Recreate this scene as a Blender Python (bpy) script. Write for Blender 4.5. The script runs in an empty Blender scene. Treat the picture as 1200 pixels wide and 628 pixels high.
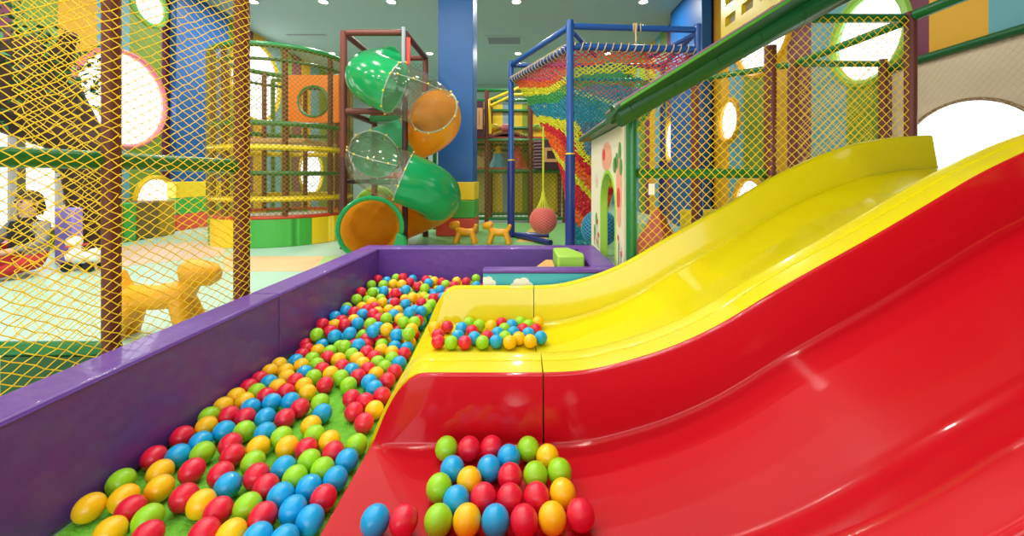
import bpy, bmesh, math, random
import numpy as np
from mathutils import Vector, Matrix, noise
PI = math.pi
random.seed(7)
scene = bpy.context.scene
COL = scene.collection
F0, U0, V0, CH = 480.0, 612.0, 209.0, 1.0     # focal length in pixels, principal point, eye height

def at(u, v, Y):
    return Vector(((u-U0)/F0*Y, Y, CH-(v-V0)/F0*Y))

# ------------------------------------------------------------------ materials
def lin(c):
    if isinstance(c, str):
        c = tuple(int(c[i:i+2], 16) for i in (0, 2, 4))
    out = []
    for x in c:
        x /= 255.0
        out.append(x/12.92 if x <= 0.04045 else ((x+0.055)/1.055)**2.4)
    return (*out, 1.0)

MATS = {}
def mat(name, c, rough=0.5, coat=0.0, bump=0.0, bscale=40.0, vary=0.0, vscale=6.0, metal=0.0, spec=0.5):
    if name in MATS: return MATS[name]
    m = bpy.data.materials.new(name); m.use_nodes = True
    nt = m.node_tree; b = nt.nodes['Principled BSDF']
    b.inputs['Base Color'].default_value = lin(c)
    b.inputs['Roughness'].default_value = rough
    b.inputs['Metallic'].default_value = metal
    b.inputs['Specular IOR Level'].default_value = spec
    b.inputs['Coat Weight'].default_value = coat
    b.inputs['Coat Roughness'].default_value = 0.04
    tc = nt.nodes.new('ShaderNodeTexCoord')
    if vary > 0:
        n = nt.nodes.new('ShaderNodeTexNoise'); n.inputs['Scale'].default_value = vscale
        n.inputs['Detail'].default_value = 4
        nt.links.new(tc.outputs['Object'], n.inputs['Vector'])
        hsv = nt.nodes.new('ShaderNodeHueSaturation')
        hsv.inputs['Color'].default_value = lin(c)
        mp = nt.nodes.new('ShaderNodeMapRange')
        mp.inputs['To Min'].default_value = 1-vary; mp.inputs['To Max'].default_value = 1+vary
        mp.inputs['From Min'].default_value = 0.3; mp.inputs['From Max'].default_value = 0.7
        nt.links.new(n.outputs['Fac'], mp.inputs['Value'])
        nt.links.new(mp.outputs['Result'], hsv.inputs['Value'])
        nt.links.new(hsv.outputs['Color'], b.inputs['Base Color'])
    if bump > 0:
        n2 = nt.nodes.new('ShaderNodeTexNoise'); n2.inputs['Scale'].default_value = bscale
        nt.links.new(tc.outputs['Object'], n2.inputs['Vector'])
        bp = nt.nodes.new('ShaderNodeBump'); bp.inputs['Strength'].default_value = bump
        bp.inputs['Distance'].default_value = 0.01
        nt.links.new(n2.outputs['Fac'], bp.inputs['Height'])
        nt.links.new(bp.outputs['Normal'], b.inputs['Normal'])
    MATS[name] = m
    return m

def stripes_mat(name, bounds, cols, axis=1):
    """vertical wall stripes: bounds ascending along an axis, cols one longer than bounds"""
    m = mat(name, 'ffffff', 0.55)
    nt = m.node_tree; b = nt.nodes['Principled BSDF']
    tc = nt.nodes.new('ShaderNodeTexCoord'); sx = nt.nodes.new('ShaderNodeSeparateXYZ')
    nt.links.new(tc.outputs['Object'], sx.inputs['Vector'])
    lo, hi = -6.0, 17.0
    mp = nt.nodes.new('ShaderNodeMapRange')
    mp.inputs['From Min'].default_value = lo; mp.inputs['From Max'].default_value = hi
    nt.links.new(sx.outputs[axis], mp.inputs['Value'])
    r = nt.nodes.new('ShaderNodeValToRGB'); r.color_ramp.interpolation = 'CONSTANT'
    e = r.color_ramp.elements
    e[0].position = 0; e[0].color = lin(cols[0])
    e[1].position = (bounds[0]-lo)/(hi-lo); e[1].color = lin(cols[1])
    for k in range(1, len(bounds)):
        x = e.new((bounds[k]-lo)/(hi-lo)); x.color = lin(cols[k+1])
    nt.links.new(mp.outputs['Result'], r.inputs['Fac'])
    nt.links.new(r.outputs['Color'], b.inputs['Base Color'])
    return m

def clear_mat(name, tint, refl=0.10, op=0.10):
    m = bpy.data.materials.new(name); m.use_nodes = True; nt = m.node_tree
    nt.nodes.remove(nt.nodes['Principled BSDF'])
    out = nt.nodes['Material Output']
    tr = nt.nodes.new('ShaderNodeBsdfTransparent'); tr.inputs['Color'].default_value = lin(tint)
    df = nt.nodes.new('ShaderNodeBsdfDiffuse'); df.inputs['Color'].default_value = lin(tint)
    gl = nt.nodes.new('ShaderNodeBsdfGlossy'); gl.inputs['Roughness'].default_value = 0.04
    fr = nt.nodes.new('ShaderNodeFresnel'); fr.inputs['IOR'].default_value = 1.45
    a = nt.nodes.new('ShaderNodeMixShader'); a.inputs['Fac'].default_value = op
    nt.links.new(tr.outputs[0], a.inputs[1]); nt.links.new(df.outputs[0], a.inputs[2])
    c = nt.nodes.new('ShaderNodeMixShader')
    ge = nt.nodes.new('ShaderNodeNewGeometry'); mx = nt.nodes.new('ShaderNodeMix')
    mx.inputs['B'].default_value = refl*.4          # inner face of the thin sheet
    nt.links.new(ge.outputs['Backfacing'], mx.inputs['Factor']); nt.links.new(fr.outputs[0], mx.inputs['A'])
    nt.links.new(mx.outputs['Result'], c.inputs['Fac'])
    nt.links.new(a.outputs[0], c.inputs[1]); nt.links.new(gl.outputs[0], c.inputs[2])
    nt.links.new(c.outputs[0], out.inputs['Surface'])
    MATS[name] = m
    return m

def emit_mat(name, c, s):
    m = bpy.data.materials.new(name); m.use_nodes = True
    b = m.node_tree.nodes['Principled BSDF']
    b.inputs['Base Color'].default_value = lin(c)
    b.inputs['Emission Color'].default_value = lin(c); b.inputs['Emission Strength'].default_value = s
    return m

PURPLE = mat('purple_vinyl', '64389a', 0.40, 0.22, bump=0.45, bscale=13, spec=0.5)
CARPET = mat('green_carpet', '78c440', 0.95, bump=0.8, bscale=120, vary=0.14, vscale=30, spec=0.1)
REDP = mat('red_fibreglass', 'c20c1b', 0.32, 0.45, spec=0.12)
YELP = mat('yellow_fibreglass', 'e4d208', 0.30, 0.45, spec=0.15)
for m_ in (REDP, YELP):
    m_.node_tree.nodes['Principled BSDF'].inputs['Coat Roughness'].default_value = .07
    m_.node_tree.nodes['Principled BSDF'].inputs['Coat Weight'].default_value = .6
BALLC = {'R': mat('ball_red', 'e4173a', 0.34, 0.2), 'Y': mat('ball_yellow', 'fcc20c', 0.34, 0.2),
         'G': mat('ball_green', '98d41e', 0.34, 0.2), 'B': mat('ball_blue', '0aa4e6', 0.34, 0.2)}
BROWN = mat('brown_foam', '6b2f22', 0.5, bump=0.3, bscale=30)
DBROWN = mat('dark_brown_foam', '4a2220', 0.5)
GREENF = mat('green_foam', '0a7434', 0.35, 0.2, bump=0.2, bscale=25)
DGREEN = mat('deep_green_foam', '06582a', 0.4, 0.15)
LGREEN = mat('light_green_paint', '4fa02f', 0.4)
NETY = mat('yellow_net', 'ffd416', 0.6)
NETO = mat('olive_net', '8a7a24', 0.7)
NETG = mat('green_net', '2f6a2c', 0.7)
NETW = mat('pale_net', 'c9b79f', 0.7)
BLUEP = mat('blue_paint', '03559a', 0.45)
BLUEF = mat('blue_steel', '164f9e', 0.35, 0.3)
NAVY = mat('navy_pad', '1b2f80', 0.4, 0.2, bump=0.5, bscale=14)
SOFTY = mat('soft_yellow', 'f0cf1e', 0.4, 0.15)
SOFTG = mat('soft_green', '3ea83c', 0.4, 0.15)
SOFTR = mat('soft_red', 'dd4a34', 0.4, 0.15)
SOFTO = mat('soft_orange', 'f07a1e', 0.4, 0.1)
LIME = mat('lime_vinyl', 'a6d64c', 0.4, 0.1)
CYAN = mat('cyan_vinyl', '3fb2c8', 0.4, 0.1)
WHITE = mat('white_paint', 'f2f0ea', 0.45)
CREAM = mat('cream_paint', 'ece2c8', 0.5)
def translucent(m, c, k):
    nt = m.node_tree; b = nt.nodes['Principled BSDF']; out = nt.nodes['Material Output']
    t = nt.nodes.new('ShaderNodeBsdfTranslucent'); t.inputs['Color'].default_value = lin(c)
    x = nt.nodes.new('ShaderNodeMixShader'); x.inputs['Fac'].default_value = k
    nt.links.new(b.outputs[0], x.inputs[1]); nt.links.new(t.outputs[0], x.inputs[2]); nt.links.new(x.outputs[0], out.inputs['Surface'])
    return m
TUBEG = translucent(mat('tube_green', '12a660', 0.18, 0.6), '30c880', .30)
TUBEO = translucent(mat('tube_orange', 'f49a14', 0.2, 0.6), 'ffb030', .40)
CLEARP = clear_mat('clear_plastic', 'ece8e0', refl=0.3, op=0.05)
CLEARG = clear_mat('clear_green_plastic', '6fd8a4', refl=0.2, op=0.5)
GLASS = clear_mat('window_glass', 'ffffff', op=0.02)
TOYY = mat('toy_yellow', 'f5a713', 0.4, 0.1)
ROPE = mat('tan_rope', 'cdb28a', 0.8)
STEEL = mat('steel', 'b9bcc0', 0.35, metal=0.8)
GREYP = mat('grey_pipe', '9aa3ab', 0.4)
BLACKM = mat('black_rubber', '1b1b1d', 0.6)
LILAC = mat('lilac_vinyl', '9a86ea', 0.5)
BEIGE = mat('beige_wall', 'd9c3a8', 0.6)
PEACH = mat('peach_wall', 'e0ab86', 0.6)
MAUVE = mat('mauve_trim', '9c7688', 0.5)

# ------------------------------------------------------------------ mesh helpers
def obj(name, bm, mats, parent=None, angle=38, bevel=0.0, bseg=2):
    me = bpy.data.meshes.new(name)
    bmesh.ops.recalc_face_normals(bm, faces=bm.faces[:])
    for f in bm.faces: f.smooth = True
    bm.to_mesh(me); bm.free()
    if not isinstance(mats, (list, tuple)): mats = [mats]
    for m in mats: me.materials.append(m)
    me.set_sharp_from_angle(angle=math.radians(angle))
    o = bpy.data.objects.new(name, me); COL.objects.link(o)
    if bevel > 0:
        md = o.modifiers.new('bevel', 'BEVEL'); md.width = bevel; md.segments = bseg
        md.limit_method = 'ANGLE'; md.angle_limit = math.radians(38)
        md.harden_normals = False
    if parent is not None:
        o.parent = parent
        if parent.get('_world'):
            o.matrix_parent_inverse = parent.matrix_basis.inverted()
    return o

def tag(o, label=None, cat=None, group=None, kind=None):
    if label: o['label'] = label
    if cat: o['category'] = cat
    if group: o['group'] = group
    if kind: o['kind'] = kind
    return o

def thing(name, label, cat, loc=(0, 0, 0), group=None, kind=None):
    o = bpy.data.objects.new(name, None); COL.objects.link(o)
    o.empty_display_size = 0.1
    o.location = loc
    o['_world'] = True        # parts are modelled in world coordinates
    o.matrix_basis = Matrix.Translation(loc)
    return tag(o, label, cat, group, kind)

def struct(name, bm, m, label=None, parent=None, **kw):
    o = obj(name, bm, m, parent, **kw)
    if parent is None: tag(o, label, None, None, 'structure')
    return o

def box(bm, lo, hi, mi=0, rot=None):
    x0, y0, z0 = lo; x1, y1, z1 = hi
    vs = [bm.verts.new(p) for p in ((x0,y0,z0),(x1,y0,z0),(x1,y1,z0),(x0,y1,z0),(x0,y0,z1),(x1,y0,z1),(x1,y1,z1),(x0,y1,z1))]
    for q in ((0,3,2,1),(4,5,6,7),(0,1,5,4),(1,2,6,5),(2,3,7,6),(3,0,4,7)):
        f = bm.faces.new([vs[i] for i in q]); f.material_index = mi
    return vs

def hexa(bm, pts, mi=0):
    vs = [bm.verts.new(p) for p in pts]
    for q in ((0,3,2,1),(4,5,6,7),(0,1,5,4),(1,2,6,5),(2,3,7,6),(3,0,4,7)):
        f = bm.faces.new([vs[i] for i in q]); f.material_index = mi

def frame_of(d):
    d = d.normalized()
    up = Vector((0, 0, 1)) if abs(d.z) < 0.95 else Vector((1, 0, 0))
    a = d.cross(up).normalized()
    return a, a.cross(d).normalized()

def tube(bm, pts, r, seg=12, caps=True, mi=0, closed=False):
    pts = [Vector(p) for p in pts]; n = len(pts)
    rr = r if isinstance(r, (list, tuple)) else [r]*n
    rings = []; a = None
    for i, p in enumerate(pts):
        if closed: d = pts[(i+1) % n]-pts[i-1]
        else: d = pts[min(i+1, n-1)]-pts[max(i-1, 0)]
        d.normalize()
        if a is None: a, b = frame_of(d)
        else:
            a = (a-d*a.dot(d)).normalized(); b = a.cross(d).normalized()
        rings.append([bm.verts.new(p+(a*math.cos(2*PI*k/seg)+b*math.sin(2*PI*k/seg))*rr[i]) for k in range(seg)])
    for i in range(n if closed else n-1):
        A, B = rings[i], rings[(i+1) % n]
        for k in range(seg):
            f = bm.faces.new((A[k], A[(k+1) % seg], B[(k+1) % seg], B[k])); f.material_index = mi
    if caps and not closed:
        f = bm.faces.new(rings[0][::-1]); f.material_index = mi
        f = bm.faces.new(rings[-1]); f.material_index = mi

def strand(bm, p, q, r, mi=0, seg=4):
    d = q-p
    if d.length < 1e-6: return
    a, b = frame_of(d)
    A = []; B = []
    for k in range(seg):
        o = (a*math.cos(2*PI*k/seg)+b*math.sin(2*PI*k/seg))*r
        A.append(bm.verts.new(p+o)); B.append(bm.verts.new(q+o))
    for k in range(seg):
        f = bm.faces.new((A[k], A[(k+1) % seg], B[(k+1) % seg], B[k])); f.material_index = mi

def net(bm, P, ns, nt, r, jit=0.0, keep=None, mi=0, wrap=False, seg=4):
    """diamond netting over a surface P(s, t), s, t in 0..1; nodes where i+j is even"""
    N = {}
    for i in range(ns+1):
        for j in range(nt+1):
            if (i+j) % 2: continue
            ii = 0 if (wrap and i == ns) else i
            if ii != i and (0, j) in N: N[(i, j)] = N[(0, j)]; continue
            p = Vector(P(i/ns, j/nt))
            if jit: p = p+Vector((random.gauss(0, jit), random.gauss(0, jit), random.gauss(0, jit)))
            N[(i, j)] = p
    for (i, j), p in N.items():
        for di in (-1, 1):
            q = N.get((i+di, j+1))
            if q is None: continue
            if keep and not (keep(p) and keep(q)): continue
            strand(bm, p, q, r, mi, seg)

def plane_net(bm, a, b, z0, z1, cw, ch, r, jit=0.0, keep=None, mi=0):
    a = Vector((a[0], a[1], 0)); b = Vector((b[0], b[1], 0))
    L = (b-a).length
    ns = max(2, int(round(L/(cw/2)))); nt = max(2, int(round((z1-z0)/(ch/2))))
    net(bm, lambda s, t: a.lerp(b, s)+Vector((0, 0, z0+(z1-z0)*t)), ns, nt, r, jit, keep, mi)

def sphere(bm, c, r, u=16, v=10, mi=0, sc=(1, 1, 1)):
    M = Matrix.Translation(c) @ Matrix.Diagonal((sc[0], sc[1], sc[2], 1))
    g = bmesh.ops.create_uvsphere(bm, u_segments=u, v_segments=v, radius=r, matrix=M)
    for x in g['verts']:
        for f in x.link_faces: f.material_index = mi

def prism(bm, loops, to3d, depth, mi=0):
    """extruded flat shape; first loop outer, further loops holes; to3d(a, b, d) -> point"""
    es = []
    for lp in loops:
        vs = [bm.verts.new(to3d(a, b, 0)) for a, b in lp]
        for i in range(len(vs)): es.append(bm.edges.new((vs[i], vs[(i+1) % len(vs)])))
    g = bmesh.ops.triangle_fill(bm, use_beauty=True, use_dissolve=False, edges=es)
    fs = [x for x in g['geom'] if isinstance(x, bmesh.types.BMFace)]
    for f in fs: f.material_index = mi
    off = Vector(to3d(0, 0, depth))-Vector(to3d(0, 0, 0))
    ex = bmesh.ops.extrude_face_region(bm, geom=fs)
    vs = [x for x in ex['geom'] if isinstance(x, bmesh.types.BMVert)]
    bmesh.ops.translate(bm, vec=off, verts=vs)
    for x in vs:
        for f in x.link_faces: f.material_index = mi

def circ(cx, cy, r, n=48, a0=0.0):
    return [(cx+r*math.cos(a0+2*PI*k/n), cy+r*math.sin(a0+2*PI*k/n)) for k in range(n)]

def rectl(x0, y0, x1, y1):
    return [(x0, y0), (x1, y0), (x1, y1), (x0, y1)]

B = bmesh.new
# ------------------------------------------------------------------ room shell
XL, XR, YN, YF, HC = -6.74, 3.5, -4.6, 16.0, 4.66
bm = B(); box(bm, (XL-.3, YN-.3, -0.12), (XR+.3, YF+.3, 0)); FLOORM = mat('mint_floor', 'a9cdb9', 0.42, vary=0.03, vscale=2)
struct('floor', bm, FLOORM, 'pale mint vinyl floor of the play hall')
def inlay(name, pts, m, label, z=0.003):
    bm = B(); prism(bm, [pts], lambda a, b, d: (a, b, z*0.2+d), z); return struct(name, bm, m, label)
def fl(u, v):
    Y = F0*CH/(v-V0); return ((u-U0)/F0*Y, Y)
inlay('floor_inlay', [fl(260, 318), fl(368, 318), fl(380, 300.5), fl(262, 300.5)], mat('peach_floor', 'deb88c', 0.45), 'peach rectangle inlaid in the mint floor')
inlay('floor_inlay', [fl(368, 318), fl(430, 318), fl(424, 300.5), fl(380, 300.5)], mat('limefloor', 'a8cf86', 0.45), 'pale green patch of floor beside the peach rectangle')
inlay('floor_inlay', [fl(480, 300), fl(760, 300), fl(760, 262), fl(500, 262)], mat('greenfloor', '74b267', 0.5), 'green floor under the rope net frame')
inlay('floor_inlay', [fl(605, 284), fl(640, 284), fl(645, 266), fl(622, 268)], mat('sandfloor', 'dcb458', 0.5), 'sand yellow floor shape by the blue frame foot', z=0.006)
inlay('floor_inlay', [fl(90, 318), fl(262, 300), fl(262, 281), fl(95, 292)], mat('pinkfloor', 'd9bba6', 0.45), 'pale pink floor in front of the low soft wall')
bm = B(); box(bm, (-1.30, -0.4, 0.0006), (0.66, 3.575, 0.006))
struct('floor_carpet', bm, CARPET, 'bright green carpet at the bottom of the ball pit')
CEIL = mat('ceiling_paint', 'a6bbb9', 0.7)
bm = B(); box(bm, (XL-.3, YN-.3, HC), (XR+.3, YF+.3, HC+.15)); struct('ceiling', bm, CEIL, 'grey-green painted ceiling')
bm = B(); box(bm, (XL-.3, YF, 0), (XR+.3, YF+.2, HC)); struct('wall_back', bm, mat('back_wall', '9cb2aa', 0.7), 'grey-green back wall of the hall')
C_M, C_G, C_O, C_T = '74324f', '6f8f2e', 'd9a01a', '5f9fae'
def yl(u): return F0*abs(XL)/(U0-u)
def yr(u): return F0*XR/(u-U0)
lb = [0.5, 1.2, 1.9, 2.6, 3.4, 4.2, 4.8]+[yl(u) for u in (14, 68, 112, 146, 185, 210)]
k = lb[-1]
while k < 15.2 and len(lb) < 28: k += 0.55; lb.append(k)
base = [C_O, C_T, C_G, C_M, C_O, C_T, C_O, C_M, C_G, C_O, C_T, C_G, C_M, C_O]
cols = base+[[C_T, C_G, C_M, C_O][i % 4] for i in range(len(lb)+1-len(base))]
LWALL = stripes_mat('left_wall_stripes', lb, cols)
rb = sorted([0.6, 1.1, 1.55, 2.0]+[yr(u) for u in (1171, 1095, 1038, 992, 954, 924, 900, 873, 856, 837)])
k = rb[-1]
while k < 15.2 and len(rb) < 28: k += 0.47; rb.append(k)
base = [C_O, C_M, C_G, C_O, C_T, C_O, C_M, C_G, C_T, C_M, C_O, C_G, C_T, C_O]
cols = base+[[C_M, C_G, C_T, C_O][i % 4] for i in range(len(rb)+1-len(base))]
RWALL = stripes_mat('right_wall_stripes', rb, cols)
# portholes: (y, z, r)
LWIN = [(6.93, 2.34, 0.80, 'e07a86'), (7.42, 4.12, 0.34, '7fbf5a'), (10.4, 3.45, 0.98, 'e8c21e'), (13.1, 1.2, 0.72, 'e8c21e'), (7.54, 0.60, 0.42, 'e8c21e'),
        (2.2, 2.4, 0.80, 'e8c21e'), (-1.5, 2.4, 0.80, 'e07a86')]
LDOOR = (4.95, 0.25, 6.04, 1.85)
RWIN = [(6.95, 1.98, 0.35, 'e8a81e'), (6.0, 3.26, 0.74, 'e8a81e'), (4.16, 2.42, 0.45, '8fbf4a'), (6.3, 0.52, 0.48, 'e8a81e'), (3.22, 1.00, 0.76, 'b8a070'),
        (9.6, 1.9, 0.5, 'e8a81e'), (0.6, 2.8, 0.6, '8fbf4a')]
bm = B()
prism(bm, [rectl(YN-.3, 0, YF, HC)]+[circ(y, z, r) for y, z, r, c in LWIN]+[rectl(*LDOOR)], lambda a, b, d: (XL-d, a, b), 0.07)
struct('wall_left', bm, LWALL, 'left wall painted in vertical colour stripes with round windows', angle=30)
bm = B()
prism(bm, [rectl(YN-.3, 0, YF, HC)]+[circ(y, z, r) for y, z, r, c in RWIN], lambda a, b, d: (XR+d, a, b), 0.07)
struct('wall_right', bm, RWALL, 'right wall painted in vertical colour stripes with round windows', angle=30)
bm = B()
prism(bm, [rectl(XL-.3, 0, XR+.3, HC), rectl(-5.6, .4, 2.6, 3.4)], lambda a, b, d: (a, YN-d, b), 0.2)
struct('wall_front', bm, WHITE, 'white wall behind the viewer with an opening added for fill light')
wn = 0
def round_window(side, y, z, r, c):
    global wn; wn += 1
    X = XL if side < 0 else XR
    e = thing('window_%d' % wn, 'round window with coloured rim in the %s wall' % ('left' if side < 0 else 'right'), None, (X, y, z), kind='structure')
    bm = B(); tube(bm, [(X-side*0.0, y+r*math.cos(t), z+r*math.sin(t)) for t in np.linspace(0, 2*PI, 56, endpoint=False)], 0.045 if c != 'b8a070' else 0.012, 8, closed=True)
    obj('window_frame', bm, mat('rim_'+c, c, 0.4), e)
    bm = B(); prism(bm, [circ(y, z, r*0.999)], lambda a, b, d: (X+side*(0.04+d), a, b), 0.008)
    obj('pane', bm, GLASS, e)
for w in LWIN: round_window(-1, *w)
for w in RWIN: round_window(1, *w)
wn += 1
e = thing('window_%d' % wn, 'tall clear window with a dark mullion at the far left', None, (XL, 5.5, 0.25), kind='structure')
bm = B(); y0, z0, y1, z1 = LDOOR
for lo, hi in (((XL-.1, y0, z0), (XL+.03, y0+.05, z1)), ((XL-.1, y1-.05, z0), (XL+.03, y1, z1)), ((XL-.1, y0, z0), (XL+.03, y1, z0+.05)), ((XL-.1, y0, z1-.05), (XL+.03, y1, z1)), ((XL-.1, 5.44, z0), (XL+.03, 5.54, z1))):
    box(bm, lo, hi)
obj('window_frame', bm, mat('olive_frame', '6f6a58', 0.5), e)
bm = B(); box(bm, (XL-.06, y0, z0), (XL-.05, y1, z1)); obj('pane', bm, GLASS, e)
# beige lining and green rail on the right wall beside the slide platform
bm = B()
arch = [(3.22+0.62*math.cos(t), 1.0+0.62*math.sin(t)) for t in np.linspace(0, PI, 40)]
lp = [(3.84, 0.9)]+arch+[(2.60, 0.9), (0.2, 0.9), (0.2, 2.0), (3.85, 2.0), (3.85, 0.9)]
lp = [(3.85, 0.9), (3.85, 2.0), (0.2, 2.0), (0.2, 0.9), (2.60, 0.9)]+arch[::-1]+[(3.84, 0.9)]
prism(bm, [lp], lambda a, b, d: (XR-.004-d, a, b), 0.02)
struct('trim_1', bm, BEIGE, 'beige lining panel around the arched window on the right wall', angle=30)
bm = B(); tube(bm, [(XR-.03, 3.22+.615*math.cos(a), 1.0+.615*math.sin(a)) for a in np.linspace(0, PI, 40)], .014, 8)
struct('trim_3', bm, mat('arch_brown', '8a6a40', .5), 'thin brown edging round the arched window')
bm = B(); tube(bm, [(XR-.05, 0.2, 2.03), (XR-.05, 3.85, 2.03)], 0.035)
struct('trim_2', bm, DGREEN, 'green foam rail along the top of the beige panel')
# columns with coloured pads at their foot
def column(name, x0, y0, x1, y1, label, bands=True):
    e = thing(name, label, None, ((x0+x1)/2, (y0+y1)/2, 0), kind='structure')
    bm = B(); box(bm, (x0+.03, y0+.03, 0.0), (x1-.03, y1-.03, HC)); obj('shaft', bm, BLUEP, e, bevel=0.01)
    if bands:
        for z0, z1, m in ((0, .31, SOFTR), (.31, .62, SOFTG), (.62, .94, SOFTY)):
            bm = B(); box(bm, (x0, y0, z0+.002), (x1, y1, z1-.002)); obj('pad', bm, m, e, bevel=0.015)
column('column', -1.49, 7.06, -0.82, 7.75, 'blue column with yellow, green and red pads at its foot')
column('column', XL+.01, 7.75, XL+.20, 9.2, 'blue column on the left wall behind the yellow net')
column('column', 3.25, 7.45, XR-.01, 9.1, 'blue column on the right wall above the rope net', False)

# ------------------------------------------------------------------ ceiling fittings
lamp_m = emit_mat('lamp_glow', 'fff4e4', 30)
LX = [-5.55, -4.1, -2.7, -0.12, 2.5]; LY = [-2.2, 1.4, 4.95, 8.45, 11.95]
first = None; n = 0
for j, y in enumerate(LY):
    for i, x in enumerate(LX):
        vis = y > 8
        if vis:
            if first is None:
                bm = B()
                tube(bm, [(0.095*math.cos(t), 0.095*math.sin(t), -0.012) for t in np.linspace(0, 2*PI, 24, endpoint=False)], 0.016, 8, closed=True)
                dl = bpy.data.objects.new('downlight', None); COL.objects.link(dl)
                obj('ring', bm, WHITE, dl)
                bm = B(); prism(bm, [circ(0, 0, 0.086, 24)], lambda a, b, d: (a, b, -0.012+d), 0.008); obj('bulb', bm, lamp_m, dl)
                first = dl; o = dl
            else:
                o = first.copy(); COL.objects.link(o)
                for ch in list(first.children):
                    c = ch.copy(); COL.objects.link(c); c.parent = o
            o.location = (x, y, HC-.002)
            words = ['far left of the row', 'second from the left', 'third from the left', 'middle right of the row', 'far right of the row'][i]
            tag(o, 'round ceiling downlight in the %s row, %s' % ('nearer' if j == 3 else 'farther', words), 'ceiling light', 'downlights in the ceiling')
        if y < 6: continue
        L = bpy.data.lights.new('downlight_or_extra_lamp', 'AREA'); L.shape = 'DISK'; L.size = 0.20
        L.energy = 38; L.color = (1.0, 0.95, 0.87)
        lo = bpy.data.objects.new('downlight_or_extra_lamp', L); COL.objects.link(lo); lo.location = (x, y, HC-.05)
for y, e in ((-2.2, 5), (-.4, 8), (1.4, 15), (3.2, 19), (4.95, 23)):  # near rows, with extra unseen lamps added for highlight streaks on the slides
    for x in (-5.55, -4.1, -2.7, -1.4, -.12):
        L = bpy.data.lights.new('downlight_or_extra_lamp', 'AREA'); L.shape = 'DISK'; L.size = 0.20; L.energy = e*1.1; L.color = (1.0, 0.95, 0.87)
        lo = bpy.data.objects.new('downlight_or_extra_lamp', L); COL.objects.link(lo); lo.location = (x, y, HC-.05)
t = thing('ceiling_vent', 'rectangular slotted air vent flush in the ceiling', 'vent', (-.45, 10.9, HC-.02))
bm = B(); prism(bm, [rectl(-.98, 10.5, .02, 11.2), rectl(-.90, 10.58, -.06, 11.12)], lambda a, b, d: (a, b, HC-.015+d), 0.013); obj('frame', bm, CEIL, t)
bm = B()
for k in range(8): box(bm, (-.90, 10.60+k*.065, HC-.012), (-.06, 10.63+k*.065, HC-.004))
obj('slat', bm, GREYP, t)
t = tag(obj('ceiling_slot', (lambda b: (box(b, (-6.0, 10.4, HC-.012), (-5.0, 10.5, HC-.001)), b)[1])(B()), GREYP), 'thin dark slot vent in the ceiling over the round net tower', 'vent')
# sky and side window light, plus added fill from behind the camera
W = bpy.data.worlds.new('sky'); scene.world = W; W.use_nodes = True
nt = W.node_tree; bg = nt.nodes['Background']; bg.inputs['Color'].default_value = (0.93, 0.97, 1.0, 1); bg.inputs['Strength'].default_value = 2.2
def daylight_or_fill(loc, rot, sx, sy, e):
    L = bpy.data.lights.new('daylight_or_fill', 'AREA'); L.shape = 'RECTANGLE'; L.size = sx; L.size_y = sy; L.energy = e; L.color = (0.97, 0.985, 1.0)
    o = bpy.data.objects.new('daylight_or_fill', L); COL.objects.link(o); o.location = loc; o.rotation_euler = rot
daylight_or_fill((-1.5, YN-.1, 1.9), (PI/2, 0, 0), 8.0, 2.9, 80)  # fill light added behind the camera, no window known there
daylight_or_fill((XR+.35, 3.2, 1.6), (0, PI/2, 0), 2.6, 2.4, 14)
daylight_or_fill((XL-.45, 6.6, 2.0), (0, -PI/2, 0), 3.0, 3.4, 50)

# ------------------------------------------------------------------ ball pit walls
def wxi(y): return -1.3285+.02*y          # inner face of the left wall
TK, WH = 0.165, 0.391
def pad_block(name, label, quad, top_m=None, z1=WH):
    t = thing(name, label, 'padded wall', tuple((Vector((*quad[0], 0))+Vector((*quad[2], 0)))/2), 'purple padded walls of the ball pit')
    bm = B(); hexa(bm, [(x, y, 0.007) for x, y in quad]+[(x, y, z1) for x, y in quad])
    bmesh.ops.subdivide_edges(bm, edges=bm.edges[:], cuts=3, use_grid_fill=True)
    obj('cushion', bm, PURPLE, t, bevel=0.014, bseg=3)
    bm = B(); c = [Vector((x, y, z1-.013)) for x, y in quad]; m = (c[0]+c[2])/2
    c = [p+(p-m).normalized()*0.0005 for p in c]
    tube(bm, c, 0.0035, 6, closed=True); obj('piping', bm, PURPLE, t)
    return t
S0 = 2.173
pad_block('padded_wall_block', 'long purple padded wall block along the left of the ball pit, nearest the camera', [(wxi(-.3)-TK, -.3), (wxi(-.3), -.3), (wxi(S0)-.0, S0-.002), (wxi(S0)-TK, S0-.002)])
pad_block('padded_wall_block', 'purple padded wall block on the left between the wall seam and the far corner', [(wxi(S0)-TK, S0+.002), (wxi(S0), S0+.002), (wxi(3.575), 3.575), (wxi(3.575)-TK, 3.575)])
pad_block('padded_wall_block', 'purple padded wall block across the back of the ball pit', [(-1.422, 3.58), (.655, 3.58), (.655, 3.745), (-1.422, 3.745)])
pad_block('padded_wall_block', 'short purple padded wall block on the right beside the painted playhouse', [(.485, 2.84), (.655, 2.84), (.655, 3.575), (.485, 3.575)])
t = thing('padded_divider', 'low divider with purple top and turquoise front with white clouds', 'padded wall', (.1, 2.76, 0))
bm = B(); box(bm, (-.262, 2.735, .007), (.655, 2.83, .365)); obj('cushion', bm, CYAN, t, bevel=0.008)
bm = B(); box(bm, (-.266, 2.728, .366), (.658, 2.834, .391)); obj('top_cover', bm, PURPLE, t, bevel=0.008)
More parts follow.
